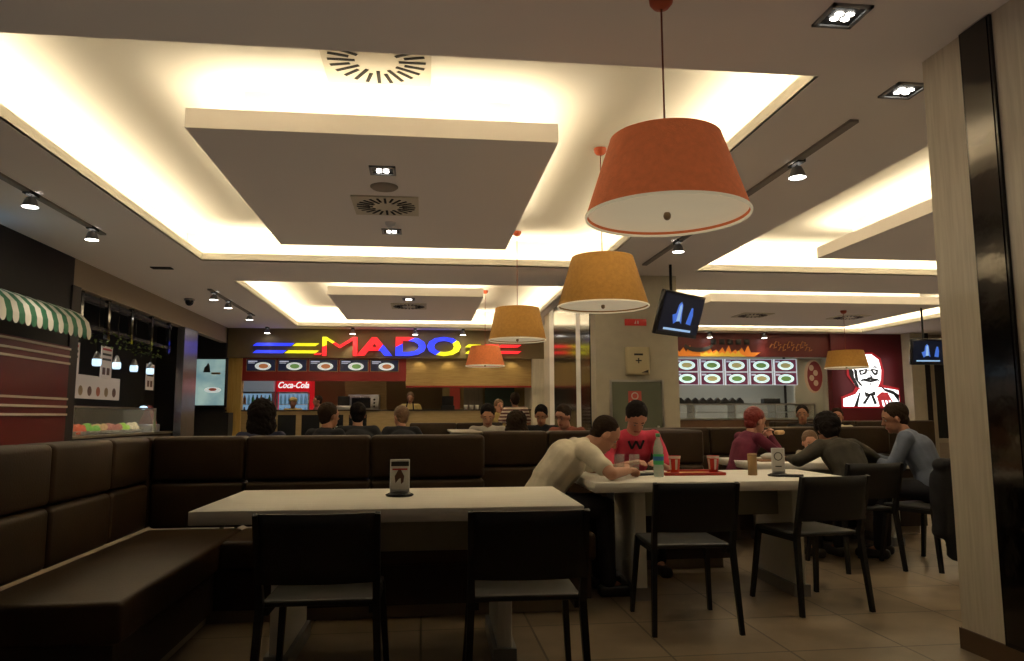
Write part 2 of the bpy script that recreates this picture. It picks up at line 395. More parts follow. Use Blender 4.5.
# ------------------------------------------------------------------ pendant lamps
def shade_mat(name, c, glow=.0):
    m = mat(name, c, .85, bump=.35, bscale=140, var=.10, vscale=30, emit=glow, ecol=c)  # pendants are unlit; glow brightens the fabric by emission
    return m
M_or = shade_mat('orange_linen', (.66, .16, .05), .20)
M_ye = shade_mat('mustard_linen', (.40, .20, .04), .04)
M_or2 = shade_mat('orange_linen_far', (.62, .17, .05), .14)
M_diff = mat('shade_diffuser', (.80, .75, .60), .7, emit=.20, ecol=(1, .80, .50))  # no bulb behind it; brightness put in as warm emission
M_oc = mat('orange_canopy', (.5, .09, .03), .5)
M_cord = mat('red_brown_cord', (.25, .06, .03), .6)
def pendant(x, y, zr, zt, rb, rt, zc, m, label):
    t = thing('pendant_lamp', label, 'pendant lamp', (x, y, zr), 0, 'drum pendant lamps')
    h = zt-zr
    s = MB().lathe([(rb, 0), (rt, h), (rt-.006, h), (rb-.006, 0), (rb, 0)], m, 64).build('lamp_shade', t)
    MB().lathe([(rb+.001, -.004), (rb+.002, .008), (rb-.008, .008), (rb-.008, -.004), (rb+.001, -.004)], M_diff, 64).build('rim', s)
    MB().lathe([(.001, .018), (rb-.012, .018), (rb-.012, .024)], M_diff, 64).build('diffuser', t)
    MB().ball((0, 0, .004), (.017, .017, .02), mat('finial', (.3, .2, .1), .4), 12, 8).build('finial', t)
    MB().lathe([(.001, h-.02), (rt-.012, h-.02)], mat('shade_top', (.6, .4, .25), .8), 32).build('top_disc', t)
    MB().tube([(0, 0, h-.02), (0, 0, zc-zr-.03)], .0045, M_cord).build('cord', t)
    MB().lathe([(.008, zc-zr-.06), (.035, zc-zr-.052), (.052, zc-zr-.03), (.055, zc-zr-.004), (.055, zc-zr)], M_oc, 24).build('canopy', t)
pendant(1.06, 3.08, 2.022, 2.375, .36, .245, ZC, M_or, 'large orange fabric pendant lamp nearest the camera')
pendant(1.50, 6.05, 2.065, 2.49, .385, .26, ZU, M_ye, 'mustard yellow pendant lamp hanging before the tilted screen')
pendant(1.145, 9.0, 2.08, 2.48, .355, .27, ZU, M_ye, 'mustard yellow pendant lamp in front of the end of the letter sign')
pendant(1.11, 13.4, 2.06, 2.42, .36, .26, ZU, M_or2, 'small orange pendant lamp farthest down the row')
pendant(7.62, 12.6, 2.0, 2.31, .375, .30, ZC, M_ye, 'wide yellow pendant lamp in front of the white portrait sign')

# ------------------------------------------------------------------ banquettes
def cushion(mb, x0, x1, y0, y1, z0, z1, r=.03): return mb.rbox(x0, x1, y0, y1, z0, z1, M_leather, r, 4)
def banquette(name, label, X0, Ys, Yb, X1, arm_seams, row_seams, seat_w=.58, arm_back0=None, seat_x0=None, base=True):
    """arm runs along Y at X0 (front face of its back), row runs along X at Yb"""
    t = thing(name, label, 'bench', (0, 0, 0))
    th = .2
    for a, b in zip(arm_seams[:-1], arm_seams[1:]):
        p = cushion(MB(), X0-th, X0+.0, a+.002, b-.002, .46, .742).build('back_cushion', t)
        p = cushion(MB(), X0-th, X0, a+.002, b-.002, .748, 1.03).build('back_cushion', t)
    for a, b in zip(row_seams[:-1], row_seams[1:]):
        cushion(MB(), a+.002, b-.002, Yb, Yb+th, .46, .742).build('back_cushion', t)
        cushion(MB(), a+.002, b-.002, Yb, Yb+th, .748, 1.03).build('back_cushion', t)
    # seats
    MB().rbox(X0, X0+seat_w, Ys, Yb, .30, .46, M_leather, .025, 4).build('seat_cushion', t)
    MB().rbox(X0+seat_w+.002, X1, Yb-.55, Yb, .30, .46, M_leather, .025, 4).build('seat_cushion', t)
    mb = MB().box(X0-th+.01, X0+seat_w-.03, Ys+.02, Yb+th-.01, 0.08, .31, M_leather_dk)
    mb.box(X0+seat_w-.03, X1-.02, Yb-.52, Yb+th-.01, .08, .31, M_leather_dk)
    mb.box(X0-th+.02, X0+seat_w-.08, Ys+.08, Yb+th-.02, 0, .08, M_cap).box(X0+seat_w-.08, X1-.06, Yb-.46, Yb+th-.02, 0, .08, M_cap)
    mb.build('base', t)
    return t
b1 = banquette('banquette', 'brown leather corner banquette behind the nearest white table', -1.70, 3.04, 4.95, .41, [3.04, 3.71, 4.39, 4.948], [-1.70, -1.13, -.34, .41])
cushion(MB(), -1.9, -1.702, 4.95, 5.15, .46, 1.03).build('corner_post', b1)
b2 = banquette('banquette', 'brown leather banquette where the men in white and pink sit', .41, 4.42, 6.05, 2.35, [5.16, 5.6, 6.048], [.41, 1.02, 1.70, 2.35], .62)
MB().rbox(.2, .415, 5.17, 6.26, 1.03, 1.045, M_cap, .005, 2).build('ledge', b2)
b3 = banquette('banquette', 'brown leather banquette behind the woman in maroon', 2.35, 6.27, 7.35, 4.9, [6.27, 6.8, 7.348], [2.35, 2.92, 3.6, 4.28, 4.9], .42)
def straight_bench(x0, x1, y, label):
    t = thing('banquette', label, 'bench', (0, 0, 0)); n = 2
    for k in range(n):
        a = x0+(x1-x0)*k/n; b = x0+(x1-x0)*(k+1)/n
        cushion(MB(), a+.002, b-.002, y, y+.2, .46, 1.06).build('back_cushion', t)
    MB().rbox(x0, x1, y-.5, y, .3, .46, M_leather, .02, 3).build('seat_cushion', t)
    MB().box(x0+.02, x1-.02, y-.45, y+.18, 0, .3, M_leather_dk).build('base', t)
straight_bench(-.2, 1.2, 11.2, 'far low brown bench in front of the cook with the apron')
straight_bench(5.6, 8.4, 11.4, 'far brown bench in front of the glass food counter')

# ------------------------------------------------------------------ tables
def make_table(label):
    t = thing('dining_table', label, 'table', (0, 0, 0), 0, 'white wooden dining tables')
    W, D = 1.72, .93
    MB().rbox(-W/2, W/2, 0, D, .69, .75, M_table, .003, 1).build('table_top', t)
    for s in (-1, 1):
        x = s*(W/2-.34)
        l = MB().rbox(x-.035, x+.035, .24, D-.12, .075, .69, M_tableside, .003, 1).build('leg', t)
        MB().box(x-.055, x+.055, .22, D-.10, 0, .075, M_grey).build('foot_plate', l)
    MB().box(-W/2+.375, W/2-.375, D/2-.02, D/2+.02, .49, .689, M_apron).build('apron', t)
    return t
t1 = make_table('nearest white wooden table with two black chairs before it'); at(t1, (-.135, 3.36, 0), R(-1.2))
t2 = dup(t1, (1.89, 4.42, 0), R(-1.5), 'white table with bottle, red cups and tray in front of two men')
t3 = dup(t1, (3.66, 6.02, 0), 0, 'white table before the woman in maroon with the sandwich')

# ------------------------------------------------------------------ chairs
def make_chair(label):
    t = thing('plastic_chair', label, 'chair', (0, 0, 0), 0, 'black plastic chairs')
    # faces +Y (front towards table), back at y=0
    MB().rbox(-.215, .215, .05, .47, .435, .46, M_seatpl, .011, 3).build('seat', t)
    mb = MB(); vs = []; fs = []; nx, nz = 10, 4     # curved backrest panel
    for k in range(2):
        for j in range(nz+1):
            z = .535+(.795-.535)*j/nz; lean = -(.0+(z-.46)*.20)
            for i in range(nx+1):
                x = -.225+.45*i/nx; y = lean-.030*(1-(x/.225)**2)+(.016 if k else 0)
                vs.append((x, y, z))
    S = (nx+1)*(nz+1); ix = lambda k, j, i: k*S+j*(nx+1)+i
    for j in range(nz):
        for i in range(nx):
            fs.append((ix(0, j, i), ix(0, j, i+1), ix(0, j+1, i+1), ix(0, j+1, i))); fs.append((ix(1, j, i), ix(1, j+1, i), ix(1, j+1, i+1), ix(1, j, i+1)))
    for i in range(nx):
        for j in (0, nz): fs.append((ix(0, j, i), ix(1, j, i), ix(1, j, i+1), ix(0, j, i+1)))
    for j in range(nz):
        for i in (0, nx): fs.append((ix(0, j, i), ix(0, j+1, i), ix(1, j+1, i), ix(1, j, i)))
    mb.add(vs, fs, M_blackpl, True).build('backrest', t)
    for s in (-1, 1):
        mb = MB().bar((s*.235, -.02, 0), (s*.215, .03, .45), .022, .028, M_blackpl, side=(1, 0, 0), w2=.028, d2=.038)
        mb.bar((s*.215, .03, .44), (s*.222, -.062, .795), .028, .038, M_blackpl, side=(1, 0, 0), w2=.02, d2=.028)
        mb.build('leg', t)
        MB().bar((s*.235, .50, 0), (s*.205, .44, .445), .022, .028, M_blackpl, side=(1, 0, 0), w2=.028, d2=.034).build('leg', t)
    MB().box(-.2, .2, .42, .455, .405, .437, M_blackpl).build('front_rail', t)
    for s in (-1, 1): MB().box(s*.20-.014, s*.20+.014, .04, .45, .41, .437, M_blackpl).build('side_rail', t)
    return t
ch = make_chair('black plastic chair at the nearest white table, farther from its menu card end'); at(ch, (-.385, 2.93, 0), R(-1))
ch['label'] = 'black plastic chair at the nearest table, on the corner bench side'
dup(ch, (.405, 2.90, 0), R(-2), 'black plastic chair at the nearest table, on the side of the men')
dup(ch, (1.45, 3.92, 0), R(-3), 'black plastic chair facing the red cups and bottle')
dup(ch, (2.40, 4.22, 0), R(7), 'black plastic chair at the table end by the small menu card')
dup(ch, (3.32, 5.26, 0), R(4), 'black chair under the dark haired person in olive')
cj = dup(ch, (3.99, 5.24, 0), R(16), 'black chair with a dark coat, under the man in blue')
BACKCH = [(-1.36, 6.35, 0), (-.98, 7.1, 0), (-.66, 7.6, 0), (-.22, 8.45, 0), (.72, 8.85, 180), (.97, 7.5, 0), (1.5, 9.55, 180), (1.67, 8.35, 180)]

# ------------------------------------------------------------------ people
def skin_mat(n, c): return mat(n, c, .55, bump=.05, bscale=120)
SK = skin_mat('skin_light', (.46, .235, .15)); SK2 = skin_mat('skin_tan', (.36, .17, .10)); SK3 = skin_mat('skin_rosy', (.52, .26, .18))
M_eye = mat('eye_white', (.30, .28, .26), .5); M_iris = mat('eye_dark', (.03, .02, .015), .2); M_lip = mat('lip', (.32, .10, .08), .5)
def cloth(n, c, **k): return mat(n, c, .85, bump=.25, bscale=25, var=.15, vscale=9, **k)
HB = mat('hair_black', (.012, .009, .008), .85, bump=.8, bscale=60, spec=.15); HD = mat('hair_dark_brown', (.03, .018, .011), .85, bump=.8, bscale=60, spec=.15)
HR = mat('hair_red', (.20, .018, .014), .5, bump=.8, bscale=60); HG = mat('hair_grey', (.16, .14, .12), .6, bump=.8, bscale=60)
HN = mat('hair_light_brown', (.14, .075, .035), .6, bump=.8, bscale=60)

def remesh(mb, name, voxel, smooth=4, noise_amp=0, noise_s=8, parent=None):
    me = mb.mesh(name+'_src'); o = bpy.data.objects.new('tmp', me); C.objects.link(o)
    r = o.modifiers.new('r', 'REMESH'); r.mode = 'VOXEL'; r.voxel_size = voxel; r.use_smooth_shade = True
    if smooth: s = o.modifiers.new('s', 'SMOOTH'); s.factor = .5; s.iterations = smooth
    dg = bpy.context.evaluated_depsgraph_get(); nm = bpy.data.meshes.new_from_object(o.evaluated_get(dg))
    bpy.data.objects.remove(o); bpy.data.meshes.remove(me)
    if noise_amp:
        nm.update()
        ns = [v.normal.copy() for v in nm.vertices]
        for v, n in zip(nm.vertices, ns): v.co += n*noise.noise(v.co*noise_s)*noise_amp
    nm.name = name; nm.materials.clear(); nm.materials.append(mb.mats[0])
    nm.polygons.foreach_set('material_index', [0]*len(nm.polygons)); nm.polygons.foreach_set('use_smooth', [True]*len(nm.polygons))
    ob = bpy.data.objects.new(name, nm); C.objects.link(ob)
    if parent: ob.parent = parent
    return ob

def ik(S, T, l1, l2, pole):
    d = T-S; L = d.length
    if L > (l1+l2)*.995: T = S+d*((l1+l2)*.995/L); d = T-S; L = d.length
    a = (l1*l1-l2*l2+L*L)/(2*L); h = math.sqrt(max(0, l1*l1-a*a)); n = d/L
    p = V(pole); p = (p-n*p.dot(n)).normalized()
    return S+n*a+p*h, T

def person(label, x, y, face, shirt, skin=SK, hair=HD, style='short', lean=8, neck=None, hpitch=0, hyaw=0, rh=None, lh=None, sleeve='short', s=.94,
           seat=.46, stand=False, trousers=None, vox=.011, group=None, rpole=(.6, -.3, -1), lpole=(-.6, -.3, -1), bulk=1, extra=None, twist=0, legs=True, collar=None):
    """local frame: faces +Y, right side +X"""
    trousers = trousers or cloth('dark_trousers', (.012, .012, .016))
    neck = lean*.8 if neck is None else neck
    l = R(lean)
    P = V((0, 0, (seat+.105) if not stand else .92*s))
    def step(p, L, a): return p+V((0, math.sin(a), math.cos(a)))*L*s
    W1 = step(P, .18, l*.65); W2 = step(W1, .18, l*1.0); NB = step(W2, .15, l*1.3)
    nk = R(neck); HC = step(NB, .148, nk)+V((0, .015, 0))
    HR_ = Matrix.Rotation(R(hyaw), 3, 'Z') @ Matrix.Rotation(R(hpitch), 3, 'X')
    Hx, Hf, Hu = HR_ @ V((1, 0, 0)), HR_ @ V((0, 1, 0)), HR_ @ V((0, 0, 1))
    tw = Matrix.Rotation(R(twist), 3, 'Z')
    spd = V((0, math.sin(l*1.2), math.cos(l*1.2)))
    SH = {sg: NB-spd*.035*s+(tw @ V((sg*.175*s, 0, 0))) for sg in (1, -1)}
    hands = {1: V(rh) if rh else V((.22, .30, P.z+.12)), -1: V(lh) if lh else V((-.22, .30, P.z+.12))}
    body = MB(); sh = MB(); tr = MB()
    f = vox < .008
    arms = {}
    for sg in (1, -1):
        E, Wp = ik(SH[sg], hands[sg], .285*s, .255*s, rpole if sg == 1 else lpole); arms[sg] = (E, Wp)
        body.seg(SH[sg], E, .042*s*bulk, .036*s*bulk, skin); body.seg(E, Wp, .037*s*bulk, .025*s, skin)
        d = (Wp-E).normalized(); pn = V((0, 0, -1)); pn = (pn-d*pn.dot(d))
        pn = pn.normalized() if pn.length > .2 else V((0, -1, 0))
        w = d.cross(pn).normalized()*sg           # towards the thumb
        if w.dot(V((-sg, 0, 0))) < 0 and abs(w.x) > .2: w = -w
        pc = Wp+d*.05*s
        body.seg(Wp+d*.015, Wp+d*.075*s, (.036*s, .017*s), (.038*s, .015*s), skin, side=w)
        for i, (o_, ln) in enumerate(((.028, .070), (.010, .080), (-.009, .075), (-.027, .058))):
            b0 = Wp+d*.08*s+w*o_*s; b1 = b0+(d*.85+pn*.35).normalized()*ln*.5*s; b2_ = b1+(d*.35+pn*.8).normalized()*ln*.5*s
            body.seg(b0-d*.02, b1, .0092, .0085, skin, n=8); body.seg(b1, b2_, .0085, .0075, skin, n=8)
        tb = Wp+d*.03*s+w*.03*s; t1_ = tb+(w*.7+d*.6+pn*.3).normalized()*.04*s; t2_ = t1_+(d*.9+pn*.4).normalized()*.03*s
        body.seg(tb-w*.015, t1_, .012, .010, skin, n=8); body.seg(t1_, t2_, .010, .008, skin, n=8)
        # sleeves
        if sleeve == 'short':
            Q = SH[sg].lerp(E, .72); sh.seg(SH[sg], Q, .062*s*bulk, .056*s*bulk, shirt)
        else:
            sh.seg(SH[sg], E, .060*s*bulk, .050*s*bulk, shirt); sh.seg(E, E.lerp(Wp, .93), .050*s*bulk, .036*s, shirt)
    # torso: body core and shirt
    for mbx, g, m in ((body, 0, skin), (sh, .016, shirt)):
        mbx.seg(P, W1, ((.15+g)*s*bulk, (.105+g)*s*bulk), ((.135+g)*s*bulk, (.095+g)*s*bulk), m)
        mbx.seg(W1, W2, ((.135+g)*s*bulk, (.10+g)*s*bulk), ((.155+g)*s*bulk, (.108+g)*s*bulk), m)
        mbx.seg(W2, NB-spd*.05*s, ((.155+g)*s*bulk, (.108+g)*s*bulk), ((.135+g)*s, (.075+g)*s), m)
        mbx.seg(SH[1], SH[-1], (.048+g*.6)*s*bulk, (.048+g*.6)*s*bulk, m)
        mbx.seg(NB-spd*.06*s, NB-spd*(.005-g*.2), ((.075+g)*s, (.06+g)*s), ((.058+g*.6)*s, (.052+g*.6)*s), m)
    body.seg(NB-spd*.03, HC-Hu*.03-Hf*.01, .056*s, .054*s, skin)
    # head
    k = 1.0 if s > .8 else .9
    body.ball(HC+Hu*.032*k, (.074*k, .093*k, .088*k), skin, 24, 16, HR_)
    body.ball(HC-Hu*.04*k+Hf*.022*k, (.057*k, .066*k, .073*k), skin, 20, 14, HR_)
    body.seg(HC-Hu*.085*k+Hf*.055*k, HC-Hu*.088*k+Hf*.062*k, .022*k, .020*k, skin)
    body.seg(HC+Hu*.015*k+Hf*.083*k, HC-Hu*.022*k+Hf*.102*k, .011*k, .0145*k, skin)
    body.seg(HC-Hx*.035*k+Hu*.03*k+Hf*.077*k, HC+Hx*.035*k+Hu*.03*k+Hf*.077*k, .013*k, .013*k, skin)
    body.seg(HC-Hx*.018*k-Hu*.057*k+Hf*.083*k, HC+Hx*.018*k-Hu*.057*k+Hf*.083*k, .0085*k, .0085*k, skin)
    for sg in (1, -1):
        body.ball(HC+Hx*sg*.074*k-Hf*.004-Hu*.002, (.011*k, .020*k, .031*k), skin, 12, 8, HR_ @ Matrix.Rotation(R(-20*sg), 3, 'Z'))
    # legs
    for sg in (1, -1):
        hip = P+V((sg*.085*s, .02, -.01))
        if stand: kn = V((sg*.10, .03, .50*s)); an = V((sg*.11, -.02, .08))
        else: kn = V((sg*.13*s, .42*s, P.z+.0)); an = V((sg*.12*s, .40*s+.04, .09))
        if legs or stand:
            body.seg(hip, kn, .07*s, .048*s, skin); body.seg(kn, an, .046*s, .032*s, skin)
            body.seg(an, an+V((0, .11, -.055)), .03, .025, skin)
            tr.seg(hip, kn, .092*s*bulk, .064*s, trousers); tr.seg(kn, an+V((0, 0, .01)), .064*s, .052*s, trousers)
            shm = MB().rbox(an.x-.045, an.x+.045, an.y-.07, an.y+.19, 0, .075, mat('dark_shoe', (.02, .018, .016), .4), .03, 3)
        else: tr.seg(hip, hip+V((0, .2, 0)), .092*s*bulk, .08*s, trousers); shm = None
        if shm: arms[('shoe', sg)] = shm
    tr.seg(P+V((-.04, 0, -.02)), P+V((.04, 0, -.02)), .12*s*bulk, .12*s*bulk, trousers)
    tr.seg(P, P+(W1-P)*.3, (.160*s*bulk, .118*s*bulk), (.156*s*bulk, .112*s*bulk), trousers)
    o = remesh(body, 'person', vox, 3 if f else 2)
    # lips by place
    o.data.materials.append(M_lip); lp = HC-Hu*.058*k+Hf*.09*k
    for p in o.data.polygons:
        if (p.center-lp).length < .03:
            d = p.center-lp
            if abs(d.dot(Hu)) < .009*k and abs(d.dot(Hx)) < .026*k and d.dot(Hf) > -.012: p.material_index = 1
    tag(o, label, 'person', group)
    remesh(sh, 'shirt', vox, 3 if f else 2, .012 if f else .008, 9, o)
    remesh(tr, 'trousers', max(vox, .01), 3, .006, 8, o)
    for sg in (1, -1):
        if ('shoe', sg) in arms: arms[('shoe', sg)].build('shoe', o)
        e = MB().ball(HC+Hx*sg*.029*k+Hu*.008*k+Hf*.0765*k, .0095*k, M_eye, 12, 8, HR_)
        e.ball(HC+Hx*sg*.029*k+Hu*.007*k+Hf*.0825*k, .0052*k, M_iris, 8, 6, HR_)
        e.build('eye', o)
    # eyebrows + hair
    mb = MB()
    for sg in (1, -1): mb.tube([HC+Hx*sg*.014*k+Hu*.033*k+Hf*.0905*k, HC+Hx*sg*.030*k+Hu*.037*k+Hf*.089*k, HC+Hx*sg*.046*k+Hu*.031*k+Hf*.079*k], [.003, .0042, .0025], hair, 6)
    mb.build('eyebrows', o)
    h = MB()
    if style in ('short', 'buzz', 'bushy', 'long', 'curly'):
        g = {'short': .010, 'buzz': .004, 'bushy': .045, 'long': .014, 'curly': .028}[style]
        up = .014 if style != 'buzz' else .009
        h.ball(HC+Hu*(.034+up)*k-Hf*.020*k, ((.074+g)*k, (.092+g*.75)*k, (.086+g*.9)*k), hair, 28, 18, HR_)
        h.ball(HC-Hf*.045*k-Hu*.012*k, ((.058+g*.7)*k, (.050+g)*k, (.062+g*.5)*k), hair, 20, 12, HR_)
    if style == 'bushy':
        h.ball(HC-Hf*.03-Hu*.06, (.125, .095, .12), hair, 20, 12, HR_)
    if style == 'long':
        h.seg(HC-Hf*.05+Hu*.0, HC-Hf*.07-Hu*.14, (.075, .045), (.085, .035), hair, side=Hx)
    remesh(h, 'hair', max(.006, vox*.8), 2, {'buzz': .002, 'short': .0035, 'long': .005}.get(style, .011), 40 if style != 'curly' else 30, o)
    o.location = (x, y, 0); o.rotation_euler = (0, 0, R(face))
    if extra: extra(o, P, W1, W2, NB, HC, HR_, arms)
    return o
# facing: 0 = away (+Y), 180 = towards the camera, -90 = +X, 90 = -X
W_white = cloth('white_cotton', (.66, .60, .47)); W_pink = cloth('pink_cotton', (.62, .05, .10)); W_maroon = cloth('maroon_knit', (.13, .012, .035))
W_olive = cloth('dark_olive_wool', (.040, .034, .022)); W_blue = cloth('grey_blue_shirt', (.14, .165, .22)); W_black = cloth('black_cotton', (.010, .010, .013))
W_navy = cloth('navy_cotton', (.012, .016, .05)); W_grey = cloth('grey_cotton', (.40, .38, .34)); W_stripe = None
W_yel = cloth('yellow_uniform', (.46, .34, .12)); W_pk2 = cloth('pale_check', (.36, .17, .15)); W_brown = cloth('brown_knit', (.10, .05, .03)); W_rust = cloth('rust_cotton', (.22, .06, .035))

def stripe_mat(name, c1, c2, sc):
    m = bpy.data.materials.new(name); m.use_nodes = True; nt = m.node_tree; b = nt.nodes['Principled BSDF']; b.inputs['Roughness'].default_value = .85
    tc = nt.nodes.new('ShaderNodeTexCoord'); w = nt.nodes.new('ShaderNodeTexWave'); w.bands_direction = 'Z'; w.inputs['Scale'].default_value = sc; w.inputs['Distortion'].default_value = .6
    r = nt.nodes.new('ShaderNodeValToRGB'); r.color_ramp.interpolation = 'CONSTANT'; r.color_ramp.elements[0].color = (*c1, 1); r.color_ramp.elements[1].color = (*c2, 1); r.color_ramp.elements[1].position = .5
    nt.links.new(tc.outputs['Object'], w.inputs['Vector']); nt.links.new(w.outputs['Fac'], r.inputs['Fac']); nt.links.new(r.outputs['Color'], b.inputs['Base Color'])
    return m
W_stripe = stripe_mat('striped_polo', (.16, .06, .06), (.75, .62, .52), 5.5)

def pink_print(o, P, W1, W2, NB, HC, HR_, arms):
    c = (W2+NB)/2+V((0, .125, -.02))
    mb = MB()
    for a, b_ in (((-.06, 0, .035), (-.03, 0, -.03)), ((-.03, 0, -.03), (0, 0, .03)), ((0, 0, .03), (.035, 0, -.03)), ((.035, 0, -.03), (.06, 0, .03))):
        mb.bar(c+V(a), c+V(b_), .016, .006, W_black, side=(1, 0, 0))
    mb.build('shirt_print', o)
# two men at the second table
person('person in a white t-shirt leaning over the table end, head bowed', .76, 4.93, -90, W_white, SK, HD, 'buzz', lean=40, neck=62, hpitch=-38, s=.99,
       rh=(.20, .56, .80), lh=(-.10, .58, .80), rpole=(.9, -.1, -.3), lpole=(-.9, 0, -.4), vox=.0065, bulk=1.1)
person('person in a pink t-shirt with dark print, looking down at the table', 1.62, 5.86, 180, W_pink, SK3, HB, 'short', lean=26, neck=34, hpitch=-42, s=.97,
       rh=(.10, .46, .80), lh=(-.12, .46, .80), rpole=(.45, .1, -1), lpole=(-.45, .1, -1), vox=.0065, extra=pink_print)
# the party at the third table
def sandwich(o, P, W1, W2, NB, HC, HR_, arms): pass
person('person with red hair in a maroon top eating with raised hands', 2.84, 6.55, -80, W_maroon, SK3, HR, 'short', lean=22, neck=20, hpitch=-10, s=.86,
       rh=(.03, .36, .95), lh=(-.07, .36, .96), rpole=(.8, .2, -1), lpole=(-.8, .2, -1), sleeve='long', vox=.0075)
person('person with light brown hair, a child behind the table edge', 3.78, 6.98, 160, cloth('child_top', (.30, .25, .2)), SK3, HN, 'short', lean=10, neck=16, hpitch=-12, s=.55, seat=.42, vox=.0075, rh=(.1, .3, .80), lh=(-.1, .3, .80), sleeve='long')
person('person in a dark olive coat with black hair seen from behind', 3.36, 5.50, 8, W_olive, SK2, HB, 'curly', lean=34, neck=36, hpitch=-16, s=.85, rh=(.30, .42, .80), lh=(-.32, .42, .80), rpole=(1, -.3, -.5), lpole=(-1, -.3, -.5), sleeve='long', vox=.0075, bulk=1.22)
person('person in a grey-blue shirt sitting sideways with arm on the table', 4.06, 5.56, 48, W_blue, SK2, HD, 'short', lean=24, neck=26, hpitch=-14, hyaw=20, s=.92, rh=(.05, .42, .80), lh=(-.05, .44, .80), rpole=(.7, -.2, -1), lpole=(-.7, -.2, -1), sleeve='long', vox=.0075, bulk=1.12)
# diners behind the first bench
G2 = 'diners at the far tables'
person('person with big bushy black hair and navy top behind the bench', -1.36, 6.50, 5, W_navy, SK, HB, 'bushy', lean=6, s=.88, sleeve='long', legs=False)
person('person in black with short dark hair, face turned, behind the bench', -.98, 7.25, -30, W_black, SK2, HD, 'short', lean=14, s=.92, sleeve='long', legs=False, hyaw=-20)
person('person in a black jacket with broad back and black hair', -.66, 7.72, 5, W_black, SK, HB, 'short', lean=12, s=.93, sleeve='long', bulk=1.25, legs=False)
person('person with lighter brown hair and dark top before the cook', -.22, 8.6, 12, W_black, SK2, HN, 'short', lean=18, s=.92, sleeve='long', bulk=1.15, legs=False, hyaw=25)
person('person in a light grey t-shirt facing the camera, head bowed', .74, 8.6, 176, W_grey, SK, HB, 'short', lean=16, hpitch=-25, s=.93, legs=False)
person('person with long dark brown hair seen from behind', 0.97, 7.65, 0, W_brown, SK, HD, 'bushy', lean=10, s=.77, sleeve='long', legs=False)
person('person with black hair and dark top with a white stripe', 1.50, 9.3, 165, W_black, SK2, HB, 'short', lean=16, hpitch=-25, s=.93, sleeve='long', legs=False)
person('person in a rust coloured top leaning forward, dark hair', 1.67, 8.1, 140, W_rust, SK3, HD, 'short', lean=26, hpitch=-18, s=.96, legs=False)
person('person with short dark hair far behind the maroon top', 5.13, 9.6, 150, W_black, SK2, HB, 'short', lean=8, s=.90, sleeve='long', legs=False)
person('person in a white top far behind the olive coat', 5.80, 9.9, 150, W_white, SK, HD, 'short', lean=26, s=.92, legs=False)
for i, (x, y, a) in enumerate(BACKCH+[(5.2, 9.9, 150), (5.87, 10.2, 150)]):
    lb = ['under the bushy black hair', 'under the turned face in black', 'under the broad black jacket', 'under the lighter brown haired diner', 'under the light grey t-shirt', 'under the long brown hair', 'under the dark top with a white stripe', 'under the rust coloured top', 'far off under the short dark haired diner', 'far off under the white top'][i]
    dup(ch, (x, y-.1 if a == 0 else y+.1, 0), R(a), 'black chair of a diner, '+lb, 'black plastic chairs')
# standing people
def apron(o, P, W1, W2, NB, HC, HR_, arms):
    m = cloth('black_apron', (.008, .008, .012))
    MB().rbox(-.13, .13, .125, .14, .75, 1.32, m, .006, 2).build('apron', o)
    mb = MB(); [mb.bar((sg*.09, .13, 1.30), (sg*.06, .06, 1.50), .03, .008, m, side=(1, 0, 0)) for sg in (1, -1)]; mb.build('apron_strap', o)
person('person cooking in a yellow shirt and black apron behind the counter', -.29, 17.4, 172, W_yel, SK, HN, 'short', lean=2, s=1.0, stand=True, vox=.014, extra=apron, hpitch=-15, rh=(.25, .28, 1.05), lh=(-.25, .28, 1.05))
def cap(o, P, W1, W2, NB, HC, HR_, arms):
    mb = MB().ball(HC+V((0, -.005, .07)), (.095, .105, .07), W_yel, 20, 12); mb.build('cap', o)
person('person in a yellow uniform and cap before the drinks fridges', -2.92, 17.3, 180, W_yel, SK2, HD, 'short', lean=4, s=.93, stand=True, vox=.014, extra=cap)
person('person in a pale checked shirt leaning at the counter till', -2.28, 17.3, 120, W_pk2, SK, HD, 'short', lean=10, s=.96, stand=True, vox=.014)
person('person in a striped polo shirt standing with back turned', 1.55, 12.5, 5, W_stripe, SK2, HD, 'short', lean=2, s=.90, stand=True, vox=.012, bulk=1.2)
person('person with blond hair standing beside the striped polo', 1.36, 13.5, 200, W_yel, SK3, HN, 'long', lean=2, s=.84, stand=True, vox=.013)
# dark coat on the chair of the man in blue
mb = MB()
mb.seg((-.24, -.07, .78), (.24, -.07, .78), .055, .055, W_black); mb.seg((0, -.09, .74), (0, -.07, .14), (.27, .055), (.25, .05), W_black)
mb.seg((-.24, -.05, .70), (-.26, -.05, .3), .06, .05, W_black); mb.seg((.24, -.05, .70), (.26, -.05, .3), .06, .05, W_black)
coat = remesh(mb, 'coat', .012, 3, .02, 8); at(coat, (3.99, 5.24, 0), R(16)); tag(coat, 'black coat hung over the back of the blue shirted diner\'s chair', 'coat')

